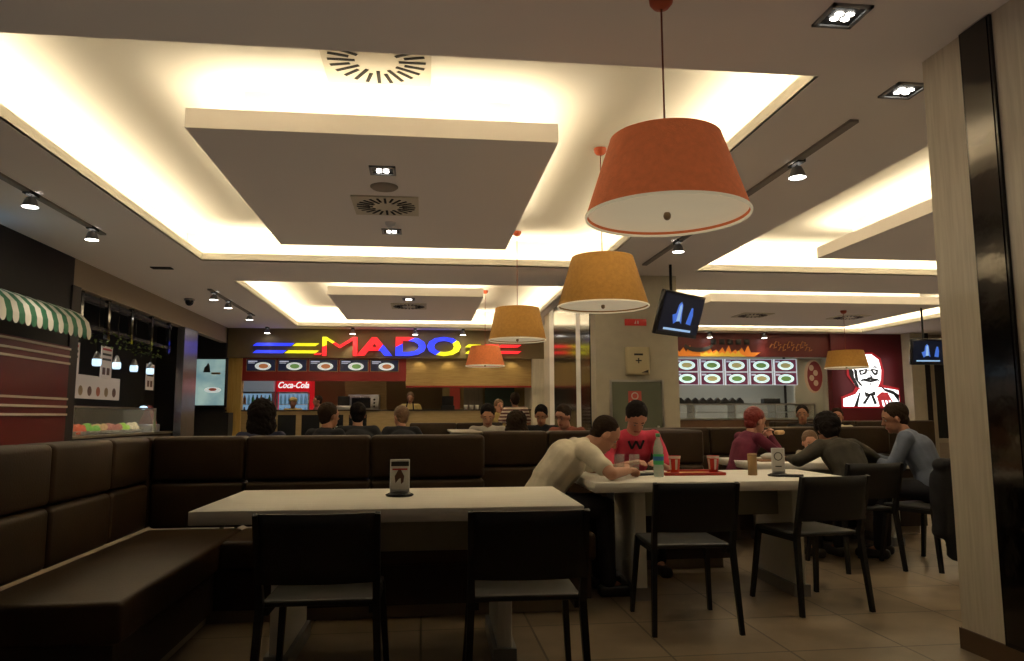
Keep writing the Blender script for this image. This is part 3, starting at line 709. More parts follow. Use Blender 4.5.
# ------------------------------------------------------------------ things on the tables
def extr_text(body, size, m, depth=.002, name='lettering', parent=None, loc=(0, 0, 0), rot=(PI/2, 0, 0), sx=1, off=0, shear=0, align='CENTER'):
    c = bpy.data.curves.new('t', 'FONT'); c.body = body; c.size = size; c.extrude = depth; c.align_x = align; c.offset = off; c.shear = shear; c.resolution_u = 3
    o = bpy.data.objects.new('t', c); C.objects.link(o)
    me = bpy.data.meshes.new_from_object(o.evaluated_get(bpy.context.evaluated_depsgraph_get())); bpy.data.objects.remove(o)
    M = Matrix.Translation(loc) @ (Matrix.Rotation(rot[2], 4, 'Z') @ Matrix.Rotation(rot[0], 4, 'X')) @ Matrix.Diagonal((sx, 1, 1, 1))
    me.transform(M); me.materials.clear(); me.materials.append(m)
    for p in me.polygons: p.material_index = 0
    ob = bpy.data.objects.new(name, me); C.objects.link(ob)
    if parent: ob.parent = parent
    return ob
M_paper = mat('paper_white', (.62, .60, .55), .6); M_pred = mat('print_red', (.45, .03, .03), .5); M_pbr = mat('print_brown', (.12, .05, .03), .6); M_pdk = mat('print_dark', (.04, .035, .03), .6)
M_acr = mat('acrylic', (.75, .75, .74), .15, coat=.5)
def menu_holder(loc, rz, label, w=.10, h=.185, pic=True):
    t = thing('menu_holder', label, 'menu stand', loc, rz, 'table menu stands')
    MB().lathe([(.001, 0), (.068, 0), (.072, .008), (.05, .018), (.02, .024), (.001, .024)], M_blackgl, 24).build('base', t)
    MB().rbox(-w/2, w/2, -.006, .006, .018, h, M_acr, .003, 1).build('card_holder', t)
    c = MB().box(-w/2+.005, w/2-.005, -.0075, -.006, .035, h-.005, M_paper)
    if pic:
        c.box(-w/2+.005, w/2-.005, -.0082, -.0075, h-.035, h-.012, M_pdk); c.box(-w/2+.012, w/2-.012, -.0082, -.0075, h-.055, h-.046, M_pred)
        c.poly([(-.022, .065), (-.026, .10), (-.008, .132), (.006, .13), (.022, .10), (.018, .07), (.006, .06), (.004, .09), (-.006, .085)], -.0008, M_pbr, Matrix.Translation((0, -.0075, 0)))
    else:
        c.lathe([(.022, -.0004), (.028, -.0004), (.028, .0004), (.022, .0004), (.022, -.0004)], M_pdk, 20, Matrix.Translation((0, -.008, .13)) @ Matrix.Rotation(PI/2, 4, 'X'))
        c.box(-.02, .02, -.0082, -.0075, .06, .068, M_pdk)
    c.build('card', t)
menu_holder((-.115, 3.88, .75), R(4), 'menu stand with a brown picture on the nearest white table')
menu_holder((2.345, 4.74, .75), R(-14), 'menu stand with a round emblem on the table of the red cups', .085, .185, False)
tb_ = thing('dining_table', 'far white table with a menu card behind the corner bench', 'table', (-.85, 8.2, 0), 0, 'white wooden dining tables')
for chd in kids(t1):
    c = chd.copy(); C.objects.link(c); c.parent = tb_
    for g in kids(chd): d = g.copy(); C.objects.link(d); d.parent = c
menu_holder((-.92, 8.45, .75), 0, 'small red and white menu card showing above the corner bench back', .11, .30)
tag(MB().rbox(-.035, .035, -.06, .06, 0, .018, M_blackgl, .007, 2).build('mobile_phone'), 'black mobile phone beside the round emblem menu stand', 'phone'); at(C.objects['mobile_phone'], (2.41, 4.66, .75), R(60))
def glass(loc, label, fill):
    t = thing('drinking_glass', label, 'glass', loc, 0, 'drinking glasses')
    MB().lathe([(.001, 0), (.028, 0), (.034, .06), (.036, .145), (.034, .145), (.031, .06), (.026, .012), (.001, .012)], M_glass, 28).build('tumbler', t)
    MB().lathe([(.001, .013), (.0255, .013), (.030, .06), (.031, fill), (.001, fill)], mat('cola', (.16, .07, .025), .2), 24).build('drink', t)
glass((1.315, 4.93, .75), 'tall drinking glass beside the bowed head, nearer the t-shirt sleeve', .05)
glass((1.41, 4.90, .75), 'tall drinking glass standing nearer the plastic bottle', .04)
t = thing('plastic_bottle', 'clear plastic water bottle with green and blue label', 'bottle', (1.545, 4.80, .75))
MB().lathe([(.001, 0), (.03, .002), (.034, .012), (.034, .07), (.0315, .075), (.0315, .155), (.034, .16), (.033, .19), (.02, .235), (.0125, .25), (.0125, .27), (.001, .27)], mat('bottle_plastic', (.55, .68, .60), .08), 28).build('bottle_body', t)
MATS['bottle_plastic'].node_tree.nodes['Principled BSDF'].inputs['Alpha'].default_value = .5
MB().lathe([(.0350, .082), (.0350, .150)], mat('label_green', (.05, .34, .10), .5, emit=.05), 28).build('label_band', t)
MB().lathe([(.0354, .108), (.0354, .135)], mat('label_blue', (.03, .12, .35), .5), 28).build('label_stripe', t)
MB().lathe([(.001, .285), (.015, .285), (.0155, .262), (.013, .262)], mat('cap_green', (.05, .30, .12), .5), 20).build('cap', t)
t = thing('serving_tray', 'red and yellow serving tray carrying two red paper cups', 'tray', (1.83, 5.02, .75), R(-2))
MB().rbox(-.20, .20, -.14, .14, 0, .006, mat('tray_red', (.40, .035, .02), .4), .002, 1).build('tray_base', t)
mb = MB()
for x0, x1, y0, y1 in ((-.21, .21, -.15, -.135), (-.21, .21, .135, .15), (-.21, -.195, -.15, .15), (.195, .21, -.15, .15)): mb.rbox(x0, x1, y0, y1, 0, .02, MATS['tray_red'], .004, 2)
mb.build('rim', t); MB().box(-.17, .14, -.12, .11, .006, .0075, mat('tray_paper', (.62, .30, .05), .6)).build('tray_mat', t)
def cup(loc, label):
    t = thing('paper_cup', label, 'cup', loc, 0, 'red and white paper cups')
    MB().lathe([(.001, .002), (.027, .002), (.027, 0), (.029, 0), (.041, .115), (.043, .118), (.040, .118), (.028, .006), (.001, .006)], mat('cup_red', (.50, .03, .03), .45), 28).build('cup_wall', t)
    MB().lathe([(.0405, .1), (.0428, .118)], M_paper, 28).build('cup_rim', t)
    for a in (200, 270, 340): 
        a = R(a); T = Matrix.Rotation(a, 4, 'Z'); MB().add([(.0325, -.007, .025), (.0325, .007, .025), (.0402, .009, .095), (.0402, -.009, .095)], [(0, 1, 2, 3)], M_paper, T=T).build('cup_stripe', t)
cup((1.73, 5.02, .757), 'red and white paper cup on the tray nearer the bottle')
cup((2.00, 5.00, .757), 'red and white paper cup on the tray nearer the brown cup')
t = thing('paper_cup', 'tall plain brown cardboard cup near the round emblem menu stand', 'cup', (2.215, 4.85, .75))
MB().lathe([(.001, 0), (.030, 0), (.0305, .14), (.029, .143), (.001, .143)], mat('kraft_card', (.34, .21, .09), .7, bump=.1), 24).build('cup_wall', t); MB().lathe([(.0315, .128), (.0315, .142), (.001, .144)], mat('kraft_lid', (.26, .16, .07), .6), 24).build('lid', t)
tag(at(MB().lathe([(.001, .003), (.06, .003), (.085, .012), (.086, .015), (.06, .007), (.001, .006)], M_paper, 28).build('plate'), (1.62, 5.12, .75)), 'white plate on the table before the pink t-shirt', 'plate')
tag(at(MB().rbox(-.09, .09, -.06, .06, 0, .008, M_paper, .003, 1).build('napkin'), (1.43, 5.12, .75), .4), 'folded white napkin under the arms of the t-shirt wearers', 'napkin')
tag(at(MB().rbox(-.08, .08, -.05, .05, 0, .012, M_black, .004, 1).build('mobile_phone'), (1.50, 4.98, .75), .3), 'dark flat phone lying between glasses and plastic bottle', 'phone')
t = thing('food_tray', 'tray with white food wrapper before the maroon top', 'tray', (3.12, 6.35, .75))
MB().rbox(-.2, .2, -.14, .14, 0, .014, mat('tray_brown', (.25, .12, .05), .5), .004, 2).build('tray_base', t)
w_ = MB(); w_.ball((-.05, 0, .035), (.09, .06, .035), M_paper, 14, 8, jit=.12); w_.build('wrapper', t)
mb = MB(); mb.rbox(-.025, .025, -.06, .06, -.02, .02, mat('bread', (.55, .36, .18), .7, bump=.3), .018, 3)
sw = tag(mb.build('sandwich'), 'sandwich held up by the red haired diner', 'sandwich'); at(sw, (3.24, 6.50, .995), R(-60))

# ------------------------------------------------------------------ screens on brackets
def screen_mat(name, seed):
    m = bpy.data.materials.new(name); m.use_nodes = True; nt = m.node_tree; b = nt.nodes['Principled BSDF']
    b.inputs['Base Color'].default_value = (.01, .01, .01, 1); b.inputs['Roughness'].default_value = .2
    tc = nt.nodes.new('ShaderNodeTexCoord'); mp = nt.nodes.new('ShaderNodeMapping'); mp.inputs['Location'].default_value = (seed, 0, seed*.3); mp.inputs['Scale'].default_value = (5, 1, 2.5)
    n = nt.nodes.new('ShaderNodeTexNoise'); n.inputs['Scale'].default_value = 1.4; n.inputs['Detail'].default_value = 5
    r = nt.nodes.new('ShaderNodeValToRGB'); e = r.color_ramp.elements
    e[0].position = .52; e[0].color = (.003, .003, .006, 1); e[1].position = .66; e[1].color = (.10, .28, .9, 1)
    nt.links.new(tc.outputs['Object'], mp.inputs['Vector']); nt.links.new(mp.outputs['Vector'], n.inputs['Vector']); nt.links.new(n.outputs['Fac'], r.inputs['Fac'])
    nt.links.new(r.outputs['Color'], b.inputs['Emission Color']); b.inputs['Emission Strength'].default_value = .9
    return m
M_figb = mat('screen_blue_figure', (.03, .10, .4), .4, emit=.75, ecol=(.05, .14, .6)); M_figc = mat('screen_pale_figure', (.1, .3, .5), .4, emit=.7, ecol=(.35, .5, .8))
def television(loc, yaw_, tilt, w, h, label, pole):
    t = thing('television', label, 'television', loc, yaw_)
    Tm = Matrix.Rotation(tilt, 4, 'X')
    MB().rbox(-w/2, w/2, -.0, .06, -h/2, h/2, M_blackgl, .012, 2, T=Tm).build('housing', t)
    sc = MB().box(-w/2+.035, w/2-.035, -.004, 0, -h/2+.05, h/2-.035, mat('screen_dark', (.01, .012, .02), .15, emit=.02, ecol=(.1, .15, .4)), T=Tm).build('screen', t)
    # picture on the screen: two bluish figures over a dark stage
    mb = MB(); T2 = Tm @ Matrix.Translation((0, -.0045, 0))
    mb.poly([(-.16*w, -.22*h), (-.22*w, -.02*h), (-.14*w, .02*h), (-.12*w, .22*h), (-.07*w, .30*h), (-.02*w, .22*h), (.0, .02*h), (.03*w, -.2*h), (-.05*w, -.12*h)], -.001, M_figb, T2)
    mb.poly([(-.10*w, -.16*h), (-.09*w, .2*h), (-.05*w, .26*h), (-.03*w, .16*h), (-.02*w, -.14*h)], -.002, M_figc, T2)
    mb.poly([(.14*w, -.18*h), (.17*w, .05*h), (.20*w, .20*h), (.24*w, .20*h), (.27*w, .03*h), (.26*w, -.2*h)], -.001, M_figb, T2)
    mb.box(-.36*w, .30*w, -.001, 0, -.37*h, -.32*h, M_figc, T2)
    mb.build('screen_picture', sc)
    MB().tube([(0, .05, 0), (0, .14, .05), (0, .14, ZC-loc[2])], .018, M_black).build('bracket', t)
television((3.176, 8.8, 2.392), .67, .31, .93, .55, 'black screen hung tilted from the ceiling before the cream pillar', True)
television((8.75, 12.0, 2.25), R(-2), .12, .66, .46, 'small dark screen hung beyond the blue shirted diner', True)
C.objects['television.001'].location = (8.82, 12.0, 2.25)

# ------------------------------------------------------------------ items on the central pillar
YP = 9.65
t = thing('wall_sign', 'small red rectangular sign on the cream pillar', 'sign', (2.835, YP, 2.405))
MB().rbox(-.15, .15, -.015, 0, -.045, .045, mat('sign_red', (.42, .03, .02), .4, emit=.15), .004, 1).build('panel', t)
mb = MB(); mb.poly([(-.02, -.02), (.0, .025), (.005, -.02)], -.003, M_paper, Matrix.Translation((0, -.015, 0))); mb.poly([(.02, -.02), (.02, .02), (.04, .02), (.04, -.02)], -.003, M_paper, Matrix.Translation((0, -.015, 0))); mb.build('symbol', t)
t = thing('cash_box', 'cream metal wall box with a dark cross mark on the pillar', 'wall box', (2.835, YP, 1.88))
MB().rbox(-.155, .155, -.10, 0, -.185, .185, mat('box_cream', (.62, .54, .34), .5), .012, 2).build('housing', t)
MB().rbox(-.14, .14, -.112, -.1, -.17, .17, MATS['box_cream'], .006, 2).build('door', t)
mb = MB().box(-.04, .04, -.115, -.112, -.008, .008, M_pdk).box(-.008, .008, -.115, -.112, -.035, .035, M_pdk).box(-.06, .06, -.115, -.112, .07, .095, M_pdk)
mb.poly([(.03, -.16), (.13, -.16), (.13, -.12)], -.003, M_pdk, Matrix.Translation((0, -.112, 0))); mb.build('marking', t)
t = thing('cabinet_door', 'grey green service door set in the cream pillar', 'door', (2.83, YP, 0))
MB().box(-.34, .34, -.012, 0, .12, 1.60, mat('door_green', (.13, .145, .10), .45)).build('panel', t)
mb = MB()
for x0, x1, z0, z1 in ((-.37, -.34, .1, 1.63), (.34, .37, .1, 1.63), (-.34, .34, 1.60, 1.63), (-.34, .34, .1, .12)): mb.box(x0, x1, -.02, 0, z0, z1, M_steel)
mb.build('frame', t)
MB().rbox(.27, .29, -.05, -.012, .9, 1.02, M_steel, .005, 2).build('handle', t)
t = thing('notice', 'red and white notice stuck on the grey green door', 'notice', (2.80, YP-.012, 1.38))
MB().box(-.09, .09, -.003, 0, -.10, .10, mat('notice_pink', (.55, .10, .08), .6)).build('sheet', t)
mb = MB().lathe([(.035, 0), (.05, 0), (.05, .002), (.035, .002), (.035, 0)], M_paper, 24, Matrix.Translation((0, -.003, .035)) @ Matrix.Rotation(PI/2, 4, 'X')); mb.build('emblem', t)
mb = MB().box(-.07, .07, -.005, -.003, -.07, -.055, M_paper).box(-.07, .07, -.005, -.003, -.045, -.032, M_paper).build('lettering', t)

# ------------------------------------------------------------------ letter sign stall
YF = 16.3
E_b = mat('sign_blue', (.02, .03, .5), .4, emit=1.1, ecol=(.03, .05, 1.0)); E_y = mat('sign_yellow', (.6, .6, .02), .4, emit=.9, ecol=(.85, .82, .02)); E_r = mat('sign_red_lit', (.6, .02, .02), .4, emit=.95, ecol=(.9, .02, .03))
sg_ = thing('shop_sign', 'big lit blue, yellow and red lettering across the stall front', 'sign', (0, YF-.06, 0))
def letter(ch_, xc, w, z0, z1, ca, cb, cut):
    o = extr_text(ch_, 1, ca, .03, 'letter', None, off=(-.012 if ch_ == 'M' else .03))
    me = o.data; xs_ = [v.co.x for v in me.vertices]; zs_ = [v.co.z for v in me.vertices]
    a, b = min(xs_), max(xs_); c_, d_ = min(zs_), max(zs_)
    for v in me.vertices: v.co.x = xc-w/2+(v.co.x-a)/(b-a)*w; v.co.z = z0+(v.co.z-c_)/(d_-c_)*(z1-z0)
    me.materials.append(cb)
    bm = bmesh.new(); bm.from_mesh(me); p, n = cut
    p3 = V((xc+p[0]*w, 0, z0+p[1]*(z1-z0))); n3 = V((n[0], 0, n[1])).normalized()
    bmesh.ops.bisect_plane(bm, geom=bm.verts[:]+bm.edges[:]+bm.faces[:], plane_co=p3, plane_no=n3)
    for f in bm.faces:
        if (f.calc_center_median()-p3).dot(n3) > 0: f.material_index = 1
    bm.to_mesh(me); bm.free(); o.parent = sg_
letter('M', -1.80, .74, 2.46, 2.87, E_r, E_y, ((-.12, .72), (-.35, 1)))
letter('A', -1.06, .76, 2.47, 2.87, E_r, E_b, ((.12, .30), (1, -.75)))
letter('D', -.28, .66, 2.47, 2.88, E_b, E_r, ((-.25, .66), (-.5, 1)))
letter('O', .44, .74, 2.47, 2.89, E_b, E_y, ((.02, .38), (.7, -1)))
def bars(x0, x1, z, c, sl=.08, h=.06):
    MB().poly([(x0, z-h/2), (x1-sl/2, z-h/2), (x1+sl/2, z+h/2), (x0+sl, z+h/2)], .03, c).build('stripe', sg_)
for z, d in ((2.70, 0), (2.545, -.16)):
    bars(-3.62, -2.80+d, z, E_b); bars(-2.80+d, -2.28, z, E_y)
bars(-2.35, -2.2, 2.50, E_r, .04, .04)
for z in (2.70, 2.56): bars(.90, 1.22, z, E_y); bars(1.62, 2.12, z, E_r); bars(1.26, 1.62, z, E_r)
# red menu surround and boards
M_redf = mat('menu_surround', (.24, .015, .012), .4, emit=.03)
mb = MB().box(-3.92, -.38, 16.44, 16.54, 1.93, 2.42, M_redf); struct(mb.build('trim_11'))
M_menub = mat('menu_black', (.01, .01, .016), .3, emit=.03, ecol=(.2, .25, .6)); M_plate = mat('menu_plate', (.7, .75, .72), .4, emit=.55, ecol=(.65, .72, .68)); M_food = mat('menu_food', (.35, .12, .04), .5, emit=.35, ecol=(.6, .22, .08)); M_gold = mat('gold_frame', (.30, .20, .08), .4)
M_food2 = mat('menu_salad', (.12, .3, .08), .5, emit=.3, ecol=(.25, .42, .12)); M_txt = mat('menu_text', (.6, .6, .7), .4, emit=.4, ecol=(.6, .65, .8))
def disc(mb, x, z, rx, rz_, m, y): mb.lathe([(.001, 0), (1, 0)], m, 20, Matrix.Translation((x, y, z)) @ Matrix.Rotation(PI/2, 4, 'X') @ Matrix.Diagonal((rx, rz_, 1, 1)))
names5 = ['nearest the drinks fridge with white lettering', 'second from the blue and yellow stripes', 'the middle one of the five', 'fourth from the blue and yellow stripes', 'beside the pale wood panel']
for i in range(5):
    x = -3.47+.655*i
    t = thing('menu_board', 'lit black menu board with a plate picture, '+names5[i], 'menu board', (x, 16.44, 2.265), 0, 'menu boards over the counter')
    MB().box(-.31, .31, -.02, 0, -.135, .135, M_gold).build('frame', t); MB().box(-.295, .295, -.025, -.02, -.12, .12, M_menub).build('panel', t)
    mb = MB(); disc(mb, .04, -.02, .17, .085, M_plate, -.027); disc(mb, .05, -.02, .10, .05, M_food if i % 2 == 0 else M_food2, -.029); mb.build('plate_picture', t)
    mb = MB().box(-.27, -.08, -.028, -.026, .07, .095, M_txt).box(-.27, -.13, -.028, -.026, .04, .055, M_txt); mb.build('menu_text', t)
M_tanwood = grain_mat('lit_tan_wood', (.30, .19, .06), (.38, .25, .085), (.8, 9, 9), .5)
struct(MB().box(-.38, 2.40, 16.44, 16.54, 1.83, 2.42, M_tanwood).build('trim_12'))
struct(MB().box(-.38, 2.40, 16.42, 16.56, 1.79, 1.83, M_redf).build('trim_13'))
struct(MB().box(-4.14, -3.86, 16.4, 16.6, 0, 2.42, grain_mat('yellow_wood', (.42, .27, .06), (.5, .34, .09), (9, 9, .8), .5)).build('trim_14'))
for x in (-.1, .55, 1.25, 1.95): spot('panel_wash', (x, 16.28, 2.40), 2.2, 110, (1, .8, .4), tgt=(x, 16.5, 1.9))
# counter
t = thing('service_counter', 'pale service counter with a dark stone top below the letter sign', 'counter', (0, 16.5, 0))
MB().box(-4.7, 2.40, 0, .55, 0, 1.28, grain_mat('tan_counter', (.30, .22, .10), (.36, .27, .13), (1, 9, 9), .5)).build('front', t)
MB().box(-4.7, 2.40, -.03, .6, 1.28, 1.31, mat('dark_stone', (.06, .05, .04), .2)).build('counter_top', t)
mb = MB()
for x in (-3.1, -2.6, -2.1, -1.6): mb.box(x, x+.38, -.012, 0, .55, 1.2, M_darkglass)
mb.build('glass_panel', t)
# fridges
def fridge(x, label, hdr, hm, tm, shear):
    t = thing('drinks_fridge', label, 'fridge', (x, 17.95, 0))
    mb = MB().box(-.38, .38, .02, .65, 0, 2.03, M_grey if hdr == '' else hm).build('housing', t)
    # carcass opening: dark interior and shelves
    MB().box(-.34, .34, -.0, .02, .2, 1.72, mat('fridge_inside', (.10, .16, .22), .4, emit=.5, ecol=(.25, .42, .6))).build('interior', t)
    mb = MB(); [mb.box(-.34, .34, -.13, 0, z, z+.015, M_white) for z in (.6, .88, 1.16, 1.44)]; sh_ = mb.build('shelf', t)
    mb = MB(); [mb.box(a, b, -.15, -.13, .2, 1.72, M_steel) for a, b in ((-.38, -.34), (.34, .38))]; mb.box(-.34, .34, -.15, -.13, 1.70, 1.74, M_steel); d_ = mb.build('door', t)
    MB().tube([(.3, -.17, .9), (.3, -.17, 1.3)], .012, M_chrome).build('handle', d_)
    MB().rbox(-.38, .38, -.16, .02, 1.75, 2.03, hm, .01, 2).build('header', t)
    extr_text(hdr, .20, tm, .004, 'lettering', t, (0, -.165, 1.83), sx=.82, shear=shear, off=.004)
    return t
M_cokered = mat('fridge_red', (.5, .01, .015), .35, emit=.35, ecol=(.8, .01, .02)); M_txw = mat('lit_white_text', (.8, .8, .8), .4, emit=.7, ecol=(1, 1, 1))
fridge(-3.84, 'glass fronted drinks fridge with a pale grey header, full of bottles', '', mat('header_grey', (.3, .32, .33), .5, emit=.12, ecol=(.6, .7, .8)), M_txw, 0)
fridge(-3.02, 'drinks fridge with a lit red header and white script', 'Coca-Cola', M_cokered, M_txw, .35)
bcols = [mat('bottle_dark', (.03, .012, .01), .2), mat('bottle_orange', (.5, .18, .02), .3), mat('bottle_pale_blue', (.25, .5, .7), .2, emit=.12), mat('bottle_green', (.04, .25, .06), .2)]
for fi, fx in enumerate((-3.84, -3.02)):
    for zi, z in enumerate((1.175, 1.455)):
        for k in range(7):
            m = bcols[2 if fi else (k+zi) % 4]
            key = 'bt%d' % bcols.index(m)
            if key not in globals(): globals()[key] = MB().lathe([(.001, 0), (.034, 0), (.034, .13), (.014, .18), (.014, .215), (.001, .216)], m, 12).mesh('bottle')
            o = bpy.data.objects.new('bottle', globals()[key]); C.objects.link(o); o.location = (fx-.28+.093*k, 17.95-.07, z)
            tag(o, 'small drink bottle on a shelf of the '+('red headed' if fi else 'grey headed')+' fridge, '+('upper' if zi else 'lower')+' visible row', 'bottle', 'bottles in the '+('red' if fi else 'dark')+' fridge, row '+('upper' if zi else 'lower'))
# oven and back shelf items
t = thing('oven', 'steel oven with a dark glass door behind the counter', 'oven', (-1.4, 17.9, 0))
MB().rbox(-.36, .36, 0, .5, 1.30, 1.68, M_steel, .01, 2).build('housing', t)
MB().box(-.28, .16, -.012, 0, 1.36, 1.60, M_darkglass).build('door', t); MB().tube([(-.26, -.04, 1.62), (.14, -.04, 1.62)], .01, M_chrome).build('handle', t)
mb = MB(); [mb.ball((.25, -.01, z), .025, M_black, 10, 6) for z in (1.40, 1.48, 1.56)]; mb.build('knob', t)
tag(MB().box(-2.2, -.2, 17.85, 18.5, 0, 1.30, M_steel).build('kitchen_workbench'), 'steel workbench carrying the oven behind the counter', 'workbench')
tag(MB().box(-1.9, -.9, 18.5, 18.56, 1.3, 2.03, M_tanwood).build('wall_panel'), 'lit pale wood panel on the wall above the oven', 'panel')
tag(MB().box(.62, .86, 17.53, 17.56, 0.9, 1.86, mat('poster_red', (.35, .05, .03), .5, emit=.1)).build('poster'), 'tall narrow red poster behind the counter', 'poster')
t = tag(None or MB().box(.95, 1.40, 17.51, 17.56, 0, 1.85, grain_mat('shutter_grey', (.12, .11, .09), (.22, .2, .16), (14, 1, .3), .5)).build('roller_shutter'), 'grey ribbed shutter beside the tall red poster', 'shutter')
tag(MB().box(1.45, 2.15, 17.52, 17.56, 1.05, 1.86, mat('teal_board', (.04, .08, .07), .5)).build('notice_board'), 'dark green board behind the striped polo', 'board')
for x, m, s in ((-1.75, M_steel, 'in front of the oven'), (.55, M_black, 'beside the tall red poster')):
    t = thing('till', 'cash till standing on the service counter, '+s, 'till', (x, 16.75, 1.31))
    MB().rbox(-.15, .15, -.02, .25, 0, .09, m, .01, 2).build('base', t); MB().rbox(-.13, .13, .05, .08, .09, .30, M_black, .008, 2).build('screen', t)
for i, (x, c) in enumerate(((.95, M_white), (1.08, M_paper), (1.2, M_white))):
    tag(at(MB().lathe([(.001, 0), (.035, 0), (.048, .10), (.045, .10), (.03, .006), (.001, .006)], c, 16).build('stacked_cup'), (x, 16.72, 1.31)), 'small white cup standing on the far counter', 'cup', 'cups on the far counter')
for x in (-3.3, -2.55, -1.75, -.95):
    o = tag(at(MB().lathe([(.001, -.03), (.05, -.03), (.055, 0)], M_led, 16).build('counter_downlight'), (x, 16.9, 2.2)), 'small bright lamp under the red menu surround', 'downlight', 'lamps under the menu surround')
    MB().tube([(0, 0, 0), (0, 0, .85)], .008, M_black).build('stem', o)
    spot('counter_lamp', (x, 16.9, 2.15), 4, 110, tgt=(x, 16.9, 0))
struct(MB().box(.45, 2.40, 17.56, 17.66, 0, 2.4, M_backol).build('wall_inner'))
spot('cook_fill', (-.3, 16.9, 2.5), 12, 90, tgt=(-.3, 17.4, 1.2))  # added light with no fixture, brightens the cook
point('stall_light', (.6, 17.1, 2.4), 4, (1, .78, .42), .2); point('stall_light', (-2.6, 17.6, 2.3), 3, (1, .85, .6), .2)
# lit poster beyond the kiosk
t = thing('light_box', 'lit pale blue poster box beyond the kiosk column', 'light box', (-4.34, 15.8, 1.87))
MB().rbox(-.33, .33, 0, .08, -.51, .51, M_black, .01, 2).build('frame', t)
def poster_mat():
    m = bpy.data.materials.new('poster_glow'); m.use_nodes = True; nt = m.node_tree; b = nt.nodes['Principled BSDF']
    tc = nt.nodes.new('ShaderNodeTexCoord'); n = nt.nodes.new('ShaderNodeTexNoise'); n.inputs['Scale'].default_value = 2.5; n.inputs['Detail'].default_value = 4
    r = nt.nodes.new('ShaderNodeValToRGB'); e = r.color_ramp.elements; e[0].position = .35; e[0].color = (.16, .30, .34, 1); e[1].position = .65; e[1].color = (.42, .58, .52, 1)
    nt.links.new(tc.outputs['Object'], n.inputs['Vector']); nt.links.new(n.outputs['Fac'], r.inputs['Fac']); nt.links.new(r.outputs['Color'], b.inputs['Emission Color']); b.inputs['Emission Strength'].default_value = .58
    b.inputs['Base Color'].default_value = (.1, .15, .15, 1); return m
MB().box(-.29, .29, -.006, 0, -.47, .47, poster_mat()).build('poster_sheet', t)
mb = MB(); mb.poly([(-.14, .20), (-.12, .30), (-.08, .34), (-.05, .40), (-.02, .34), (.0, .2)], -.004, M_pdk, Matrix.Translation((0, -.006, 0)))
disc(mb, .06, -.16, .17, .06, M_plate, -.012); disc(mb, .06, -.15, .08, .03, mat('poster_meat', (.4, .1, .06), .5, emit=.3), -.014); mb.box(.02, .2, -.010, -.006, .16, .2, M_gold); mb.build('print', t)
tag(MB().box(-4.7, -3.95, 15.8, 16.18, 0, 1.25, M_black).build('low_cabinet'), 'black low cabinet below the lit pale blue poster', 'cabinet')
struct(MB().box(-5.6, -4.15, 16.2, 16.3, 0, ZC, M_black).build('wall_divider'))

# ------------------------------------------------------------------ left kiosk
# red panel with white stripes and awning
mb = MB().box(XL, XL+.03, 5.5, 9.2, 0, 1.98, M_red); t = mb.build('panelling'); tag(t, 'dark red wall panelling below the striped awning', 'wall panel')
for i, z in enumerate((1.95, 1.86, 1.78, 1.37, 1.28, 1.19)):
    s = MB().box(XL+.03, XL+.045, 5.5, 9.2, z-.012, z+.012, mat('white_trim', (.55, .5, .42), .5)).build('white_stripe', t)
aw = thing('awning', 'green and white striped awning with scalloped edge', 'awning', (0, 0, 0))
M_agr = mat('awning_green', (.02, .13, .06), .6, emit=.02, ecol=(.05, .4, .2)); M_awh = mat('awning_white', (.72, .70, .64), .6)
Ya, Yb_, ns = 5.6, 8.85, 30
for ci, m, nm in ((0, M_agr, 'green_canvas'), (1, M_awh, 'white_canvas')):
    mb = MB()
    for k in range(ns):
        if k % 2 != ci: continue
        a = Ya+(Yb_-Ya)*k/ns; b = Ya+(Yb_-Ya)*(k+1)/ns
        prof = [(XL+.03, 2.40), (XL+.16, 2.375), (XL+.28, 2.32), (XL+.37, 2.23), (XL+.40, 2.13)]
        vs = []; fs = []
        for (x, z) in prof: vs += [(x, a, z), (x, b, z)]
        for i in range(len(prof)-1): fs.append((2*i, 2*i+1, 2*i+3, 2*i+2))
        mb.add(vs, fs, m)
        pts = [(XL+.40, a, 2.13)]+[(XL+.402, a+(b-a)*(.5-.5*math.cos(PI*q/8)), 2.085-.06*math.sin(PI*q/8)) for q in range(9)]+[(XL+.40, b, 2.13)]
        mb.add(pts, [tuple(range(len(pts)))], m)
    mb.build(nm, aw)
MB().box(XL+.03, XL+.38, Yb_+.005, Yb_+.02, 2.12, 2.14, M_white).build('end_bar', aw)
t = thing('neon_sign', 'round white-blue neon ring sign on the black wall above the awning', 'sign', (XL+.03, 7.28, 2.66), 0)
mb = MB()
mb.lathe([(.24, -.012), (.252, 0), (.24, .012), (.228, 0), (.24, -.012)], mat('neon_blue', (.3, .6, .9), .4, emit=3, ecol=(.25, .6, 1)), 48, Matrix.Rotation(PI/2, 4, 'Y')); mb.build('neon_tube', t)
MB().lathe([(.001, 0), (.23, 0), (.23, -.02)], M_black, 40, Matrix.Rotation(PI/2, 4, 'Y')).build('disc', t)
struct(MB().box(XL-.12, XL+.02, 9.2, 9.42, 0, 2.72, M_black).build('trim_15'))
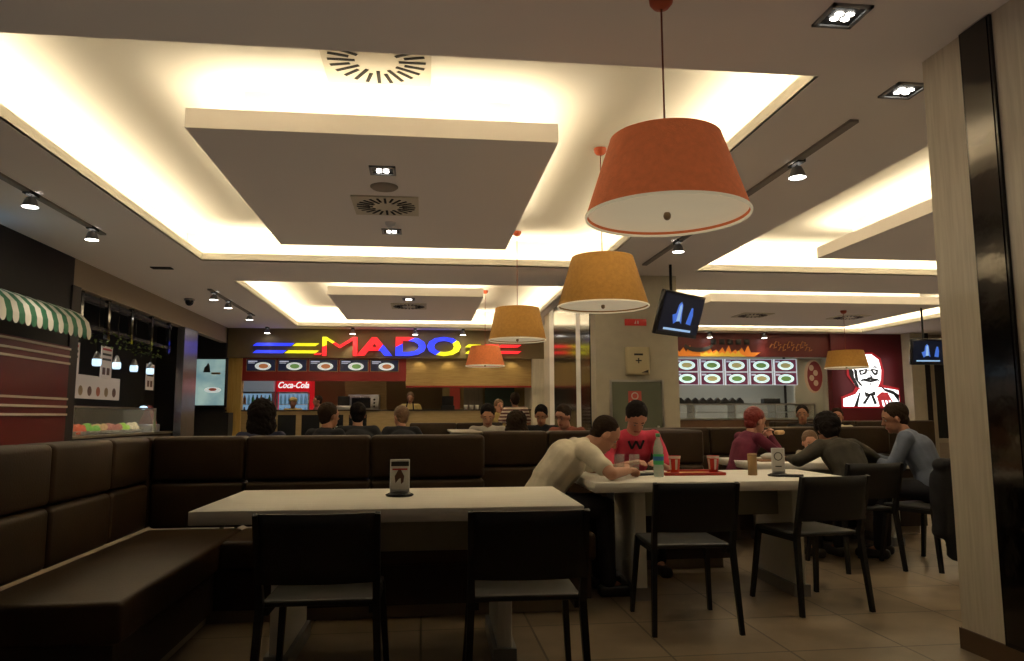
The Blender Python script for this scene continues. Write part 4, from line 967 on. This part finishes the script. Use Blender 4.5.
# counter, case and posters of the kiosk
XK = XL-.15
t = thing('kiosk_counter', 'dark kiosk counter below the glass food display', 'counter', (0, 0, 0))
MB().box(XK-.7, XL, 9.42, 12.95, 0, .90, M_black).build('front', t); MB().box(XK-.72, XL+.03, 9.42, 12.95, .90, .93, M_steel).build('counter_top', t)
t = thing('display_case', 'glass display case with food on the kiosk counter', 'display case', (0, 0, 0))
MB().box(XL-.035, XL-.03, 9.5, 12.3, .93, 1.28, M_glass).build('glass_pane', t)
mb = MB().box(XL-.05, XL-.02, 9.5, 12.3, 1.28, 1.30, M_steel).box(XL-.05, XL-.02, 9.5, 9.52, .93, 1.3, M_steel).box(XL-.05, XL-.02, 12.28, 12.3, .93, 1.3, M_steel)
mb.build('frame', t)
MB().box(XL-.5, XL-.05, 9.5, 9.506, .93, 1.28, M_glass).build('glass_pane', t); MB().box(XL-.5, XL-.05, 12.29, 12.296, .93, 1.28, M_glass).build('glass_pane', t); MB().box(XL-.5, XL-.05, 9.5, 12.3, 1.285, 1.29, M_glass).build('glass_pane', t)
foods = [('lemon_pile', (.5, .55, .04)), ('tomato_dish', (.5, .08, .03)), ('salad_dish', (.14, .35, .04)), ('bread_dish', (.5, .3, .12)), ('meat_dish', (.35, .12, .08)), ('salad_dish', (.3, .5, .05)), ('cheese_dish', (.6, .5, .3))]
fl = ['bright yellow green heap', 'red heap', 'leafy green heap', 'pale brown heap', 'pinkish heap', 'lime green heap', 'cream heap']
for i, (n_, c) in enumerate(foods):
    y = 9.75+i*.38
    t = thing(n_, fl[i]+' of food in the kiosk display case', 'food', (XL-.25, y, .93), 0)
    MB().lathe([(.001, 0), (.10, 0), (.15, .05), (.145, .05), (.1, .01), (.001, .01)], M_steel, 20).build('bowl', t)
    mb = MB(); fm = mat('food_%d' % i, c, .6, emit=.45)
    for q in range(9): mb.ball((random.uniform(-.08, .08), random.uniform(-.08, .08), .06+random.uniform(0, .05)), random.uniform(.035, .06), fm, 10, 6, jit=.1)
    o = mb.build('food', t); o['kind'] = 'stuff'
spot('case_lamp', (XL-.3, 10.3, 2.4), 12, 120, (1, .9, .75), tgt=(XL-.3, 10.6, .9)); spot('case_lamp', (XL-.4, 12.0, 2.4), 6, 120, (.8, .9, 1), tgt=(XL-.4, 12, .9))
# picture banner
t = thing('menu_banner', 'long white banner with food pictures above the kiosk display', 'banner', (XL-.55, 0, 0))
MB().box(-.02, 0, 9.55, 12.2, 1.42, 1.75, mat('banner_paper', (.55, .48, .43), .6, emit=.08)).build('sheet', t)
for i in range(9):
    y = 9.75+i*.28; mb = MB().lathe([(.001, 0), (.07, 0)], mat('pic_%d' % (i % 3), [(.35, .1, .05), (.3, .2, .1), (.12, .06, .04)][i % 3], .6), 16, Matrix.Translation((.002, y, 1.53)) @ Matrix.Rotation(PI/2, 4, 'Y')); mb.build('food_picture', t)
for k, (y, z0, z1, w, s) in enumerate(((9.95, 1.62, 2.12, .42, 'nearest the awning end'), (11.0, 1.70, 2.15, .36, 'between the first two lanterns'), (12.7, 1.60, 2.02, .34, 'beside the last lantern'))):
    t = thing('menu_poster', 'white price poster hung in the kiosk, '+s, 'poster', (XL-.28, y, 0), 0, 'hanging price posters')
    MB().box(-.01, 0, -w/2, w/2, z0, z1, MATS['banner_paper']).build('sheet', t)
    mb = MB(); [mb.box(0, .003, -w*.4, w*.4, z1-.06-j*.07, z1-.03-j*.07, M_pdk if j else M_pred) for j in range(3)]; [mb.box(0, .003, -w*.35+j*w*.4, -w*.35+j*w*.4+w*.25, z0+.05, z0+.15, M_pbr) for j in range(2)]; mb.build('print', t)
    MB().tube([(0, 0, z1), (0, 0, 2.72)], .006, M_black).build('hanger', t)
for i, y in enumerate((10.15, 10.78, 11.4, 12.05)):
    t = thing('lantern', 'small glass lantern lamp glowing bluish white, '+['nearest the awning', 'second from the awning', 'third from the awning', 'nearest the silver column'][i], 'lantern', (XL-.06, y, 1.88), 0, 'lanterns over the kiosk')
    MB().lathe([(.045, -.06), (.055, -.04), (.055, .02), (.05, .03)], M_ledw, 16, cap=True).build('glass_globe', t)
    MB().lathe([(.05, .03), (.035, .08), (.02, .12), (.001, .13)], M_grey, 16).build('cap', t); MB().tube([(0, 0, .12), (0, 0, .835)], .006, M_black).build('stem', t)
mb = MB()
for y in (9.6, 10.4, 11.2, 12.0, 12.8): mb.box(XL-.10, XL-.05, y, y+.07, 2.2, 2.72, M_darkglass)
for z in (2.28, 2.62): mb.box(XL-.10, XL-.06, 9.42, 12.95, z, z+.05, M_black)
tag(mb.build('kiosk_beam'), 'dark slatted frame above the kiosk opening', 'frame')
mb = MB()
for k in range(160):
    y = random.uniform(9.5, 12.3); p = V((XL-.02+random.uniform(-.05, .08), y, 2.22+random.uniform(-.14, .08))); d = V((random.uniform(-1, 1), random.uniform(-1, 1), random.uniform(-1, .3))).normalized()*.05; s_ = d.cross(V((0, 0, 1))).normalized()*.02
    mb.add([p, p+d*.5+s_, p+d, p+d*.5-s_], [(0, 1, 2, 3)], mat('leaf', (.10, .15, .035), .6))
tag(mb.build('garland'), 'thin leafy garland hanging along the kiosk frame', 'garland', kind='stuff')
M_silver = mat('silver_column', (.42, .40, .42), .25, .85, bump=.3, bscale=5)
mb = MB().box(XL-.09, XL+.03, 13.35, 14.1, 0, 2.72, M_silver); struct(mb.build('trim_16'))
# pennant-like red and blue machine
t = thing('slicer', 'dark machine with a small lamp at the kiosk end', 'machine', (XL-.25, 12.55, .93))
MB().rbox(-.15, .15, -.2, .2, 0, .12, M_steel, .02, 2).build('base', t); MB().poly([(-.12, .12), (.1, .12), (.0, .42)], .2, mat('slicer_red', (.2, .03, .03), .5)).build('hood', t); MB().ball((0, -.15, .38), (.06, .06, .03), M_ledw, 12, 8).build('lamp', t)

# ------------------------------------------------------------------ fried chicken stall
XKF0, XKF1 = 5.72, 9.38
M_flred = mat('fascia_red', (.10, .008, .008), .5)
struct(MB().box(5.0, 11.2, YF, YF+.12, 2.50, ZC, M_flred).build('trim_17'))
fl_ = thing('flame_sign', 'shop front strip of orange flames with a black swoosh', 'sign', (0, YF-.012, 0))
M_fl = mat('flame_orange', (.6, .18, .02), .5, emit=.28, ecol=(.9, .25, .03)); M_fly = mat('flame_yellow', (.6, .4, .04), .5, emit=.25, ecol=(.9, .5, .05))
pts = [(5.75, 2.5)]
for k in range(12): x = 5.75+k*.155; pts += [(x, 2.66+.05*(k % 3)), (x+.06, 2.60)]
pts += [(7.75, 2.60), (7.6, 2.5)]
MB().poly(pts, .01, M_fl).build('flames', fl_)
pts = [(6.3, 2.5)]
for k in range(8): x = 6.3+k*.13; pts += [(x, 2.60+.04*(k % 2)), (x+.06, 2.56)]
pts += [(7.4, 2.5)]
MB().poly([(x, z) for x, z in pts], .01, M_fly, Matrix.Translation((0, -.012, 0))).build('flame_tips', fl_)
mb = MB(); n = 14; o1 = []; o2 = []
for k in range(n+1):
    a = R(200+150*k/n); o1.append((6.25+.36*math.cos(a), 2.80+.20*math.sin(a))); o2.append((6.25+.33*math.cos(a), 2.82+.12*math.sin(a)))
mb.poly(o1+o2[::-1], .01, M_black, Matrix.Translation((0, -.026, 0))); mb.build('swoosh', fl_)
for k in range(5):
    x = 6.55+.2*k; MB().rbox(x, x+.13, -.03, -.015, 2.78, 2.90, M_black, .004, 1).build('dark_lettering', fl_)
mb = MB()
for k in range(9):
    a = k*.7; c = V((8.3+.12*k*.9-.25, 0, 2.75+.07*math.sin(k*2.1)))
    mb.tube([c+V((-.07, 0, -.04)), c+V((-.02, 0, .05)), c+V((.05, 0, .03)), c+V((.03, 0, -.05)), c+V((.10, 0, -.02))], .012, mat('gold_pattern', (.35, .13, .03), .5, emit=.12), 6)
mb.build('gold_pattern', fl_)
M_kwall = mat('stall_white_wall', (.42, .42, .37), .6)
struct(MB().box(XKF0-.7, 9.35, 18.4, 18.5, 0, ZC, M_kwall).build('wall_stall'))
struct(MB().box(9.42, 9.5, 16.42, 18.4, 0, ZC, M_kwall).build('wall_side'))
struct(MB().box(9.44, 11.22, 16.22, 16.42, 0, ZC, mat('deep_red_wall', (.10, .007, .012), .5)).build('wall_red'))
struct(MB().box(8.72, 9.42, 16.62, 16.7, 1.0, 2.5, M_kwall).build('trim_18'))
M_mbg = mat('menu_maroon', (.10, .02, .04), .4, emit=.25, ecol=(.25, .05, .12)); M_mpl = mat('menu_bright_plate', (.6, .8, .8), .4, emit=.9, ecol=(.6, .85, .85)); M_fr = mat('menu_frame_white', (.6, .65, .7), .4, emit=.5, ecol=(.7, .8, .9))
rown = ['upper', 'lower']; coln = ['beside the pillar', 'second from the pillar', 'middle column', 'fourth from the pillar', 'next to the white wall']
for i in range(5):
    for j in range(2):
        x = 5.83+.30+.605*i-.05; z = 2.32-.31*j
        t = thing('menu_board', 'lit menu panel with a pale plate, %s row, %s' % (rown[j], coln[i]), 'menu board', (x, 16.6, z), 0, 'lit plate menu panels')
        MB().box(-.285, .285, -.0, .03, -.15, .15, M_fr).build('frame', t); MB().box(-.26, .26, -.006, 0, -.14, .14, M_mbg).build('panel', t)
        mb = MB(); disc(mb, .0, -.0, .20, .105, M_mpl, -.009); disc(mb, 0, 0, .13, .06, M_food2 if (i+j) % 2 else mat('menu_food_tan', (.4, .35, .15), .5, emit=.4, ecol=(.5, .45, .2)), -.011); mb.box(-.25, -.14, -.01, -.006, .07, .11, M_txt); mb.build('plate_picture', t)
t = thing('oval_sign', 'tall oval maroon sign with beige pattern on the white wall', 'sign', (9.20, 16.62, 2.07))
mb = MB(); disc(mb, 0, 0, .235, .40, mat('oval_beige', (.5, .36, .25), .5, emit=.1), -.006); mb.build('rim', t)
mb = MB(); disc(mb, .03, 0, .19, .36, mat('oval_maroon', (.22, .03, .03), .5, emit=.06), -.010); mb.build('disc', t)
mb = MB(); [disc(mb, -.05+.1*(k % 2), .2-.12*k, .06, .07, MATS['oval_beige'], -.013) for k in range(4)]; mb.build('emblem', t)
# food counter
t = thing('food_counter', 'steel and glass food counter below the plate menus', 'counter', (0, 16.6, 0))
MB().box(5.2, 9.25, 0, .6, 0, 1.05, mat('counter_brown', (.12, .06, .03), .5)).build('front', t)
MB().box(5.2, 9.25, -.02, .62, 1.05, 1.09, M_steel).build('counter_top', t)
MB().box(5.2, 9.2, -.0, .012, 1.09, 1.40, mat('counter_glass', (.4, .44, .42), .05)).build('glass_screen', t)
MATS['counter_glass'].node_tree.nodes['Principled BSDF'].inputs['Alpha'].default_value = .15
mb = MB().box(5.2, 9.2, -.01, .4, 1.40, 1.43, M_steel).box(5.2, 9.2, .05, .5, 1.22, 1.24, M_steel); [mb.box(x, x+.03, -.01, .4, 1.09, 1.40, M_steel) for x in (5.2, 6.2, 7.2, 8.2, 9.17)]; mb.build('shelf', t)
for k in range(9):
    o = tag(at(MB().poly([(-.09, 0), (.09, 0), (.075, .07), (.0, .14), (-.075, .07)], .12, M_black).build('box'), (5.95+.18*k, 16.68, 1.43)), 'dark peaked box standing on the steel food counter', 'box', 'dark boxes on the food counter')
tag(at(MB().rbox(-.2, .2, 0, .2, 0, .12, M_black, .01, 2).build('black_tray'), (8.18, 16.68, 1.43)), 'black tray on the food counter apart from the peaked boxes', 'tray')
for x in (6.4, 7.6, 8.6): spot('food_lamp', (x, 17.0, 2.45), 14, 120, (1, .95, .85), tgt=(x, 17.2, .9))
area('stall_fill', (7.4, 17.4, 3.0), 2.4, .6, 14, (1, .95, .82), up=False)
# portrait sign
ps = thing('portrait_sign', 'lit white and black portrait of a bearded man on red wall', 'sign', (0, 16.2, 0))
def cz(px, py): return (9.66+(px-675)*.00637, 2.56-(py-145)*.00605)
E_w = mat('portrait_white', (.8, .8, .8), .4, emit=1.5, ecol=(1, 1, 1)); E_k = mat('portrait_black', (.008, .008, .008), .5); E_rd = mat('portrait_red', (.3, .01, .015), .4, emit=.3, ecol=(.55, .01, .02))
def lay(name, pts, m, k, flip=False):
    p = [cz(*q) for q in pts]; MB().poly(p, -.003, m, Matrix.Translation((0, -.004*k, 0))).build(name, ps)
lay('red_outline', [(668, 352), (668, 308), (715, 290), (728, 270), (695, 225), (700, 165), (740, 138), (800, 136), (832, 160), (842, 210), (835, 262), (898, 275), (900, 352)], E_rd, 1)
lay('jacket', [(675, 345), (677, 315), (725, 298), (740, 278), (825, 272), (893, 283), (896, 345)], E_w, 2)
lay('head', [(722, 262), (706, 225), (704, 185), (722, 156), (752, 144), (795, 144), (822, 165), (830, 205), (826, 245), (812, 272), (793, 292), (775, 292), (745, 275)], E_w, 3)
lay('hair_shadow', [(704, 225), (702, 190), (712, 196), (722, 212), (722, 232), (740, 268), (734, 274), (722, 262)], E_k, 4)
lay('face_shadow', [(722, 200), (735, 206), (738, 246), (752, 262), (752, 270), (740, 262), (726, 240)], E_k, 4.2)
for a, b in (((740, 212), (775, 206)), ((788, 205), (818, 210))):
    lay('eyeglass', [(a[0], a[1]-6), (b[0], b[1]-6), (b[0]-3, b[1]+12), (b[0]-14, b[1]+17), (a[0]+6, a[1]+13)], E_k, 5)
    lay('eye', [(a[0]+9, a[1]+1), (b[0]-9, b[1]), (b[0]-12, b[1]+7), (a[0]+12, a[1]+7)], E_w, 6)
lay('moustache', [(742, 252), (752, 240), (785, 236), (812, 238), (826, 250), (812, 246), (785, 243), (760, 246)], E_k, 5.1)
lay('bridge', [(772, 206), (792, 206), (792, 211), (772, 211)], E_k, 5.5)
lay('eyebrow', [(742, 198), (760, 190), (776, 197), (760, 196)], E_k, 5.2); lay('eyebrow', [(790, 196), (806, 189), (818, 198), (804, 196)], E_k, 5.2)
lay('nose', [(782, 214), (796, 236), (772, 238), (775, 233), (786, 232)], E_k, 5)
lay('mouth', [(752, 246), (770, 241), (785, 244), (800, 241), (812, 247), (800, 250), (785, 253), (768, 250)], E_k, 5)
lay('beard_line', [(778, 256), (790, 256), (787, 262), (781, 262)], E_k, 5)
lay('tie_bow', [(758, 288), (778, 296), (800, 286), (802, 304), (784, 300), (762, 310)], E_k, 5)
lay('tie_ribbon', [(776, 298), (786, 298), (760, 336), (748, 334)], E_k, 5); lay('tie_ribbon', [(782, 298), (792, 298), (806, 334), (795, 338)], E_k, 5)
lay('jacket_line', [(716, 345), (738, 292), (744, 290), (730, 345)], E_k, 4.6)
lay('apron_strap', [(815, 345), (806, 306), (826, 290), (850, 292), (876, 345)], E_rd, 4.5); lay('strap_stripe', [(828, 345), (824, 322), (831, 322), (836, 345)], E_w, 5); lay('strap_stripe', [(844, 345), (838, 322), (845, 322), (852, 345)], E_w, 5); lay('strap_stripe', [(860, 345), (852, 322), (859, 322), (868, 345)], E_w, 5)
lay('collar_shadow', [(818, 262), (838, 276), (870, 284), (893, 300), (893, 330), (872, 300), (838, 286)], E_k, 4.4)
area('portrait_glow', (10.35, 16.05, 1.95), 1.3, 1.1, 3, (1, .9, .85)).rotation_euler = (R(90), 0, 0)
# beyond the red wall
struct(MB().box(11.22, 11.55, 15.9, 16.4, 0, ZC, mat('pillar_cream', (.5, .46, .36))).build('pillar'))
struct(MB().box(11.55, 11.72, 15.95, 16.4, 0, ZC, M_black).build('trim_19'))
struct(MB().box(11.72, 13.0, 16.3, 16.4, 0, ZC, M_wallrear).build('wall_far'))
w = MB().box(12.02, 12.92, 16.26, 16.3, .6, 2.35, M_darkglass).build('window_1'); struct(w)
mb = MB()
for x0, x1, z0, z1 in ((11.92, 12.02, .1, 2.45), (12.92, 13.0, .1, 2.45), (12.02, 12.92, 2.35, 2.45), (12.02, 12.92, .5, .6)): mb.box(x0, x1, 16.22, 16.3, z0, z1, M_cream)
mb.build('window_frame', w)

# ------------------------------------------------------------------ world and colour
wd = bpy.data.worlds.new('world'); scene.world = wd; wd.use_nodes = True
wd.node_tree.nodes['Background'].inputs[0].default_value = (1, .8, .6, 1); wd.node_tree.nodes['Background'].inputs[1].default_value = .01
scene.view_settings.view_transform = 'Standard'
scene.view_settings.look = 'None'
scene.view_settings.exposure = .2
scene.cycles.max_bounces = 8; scene.cycles.diffuse_bounces = 5; scene.cycles.sample_clamp_indirect = 4
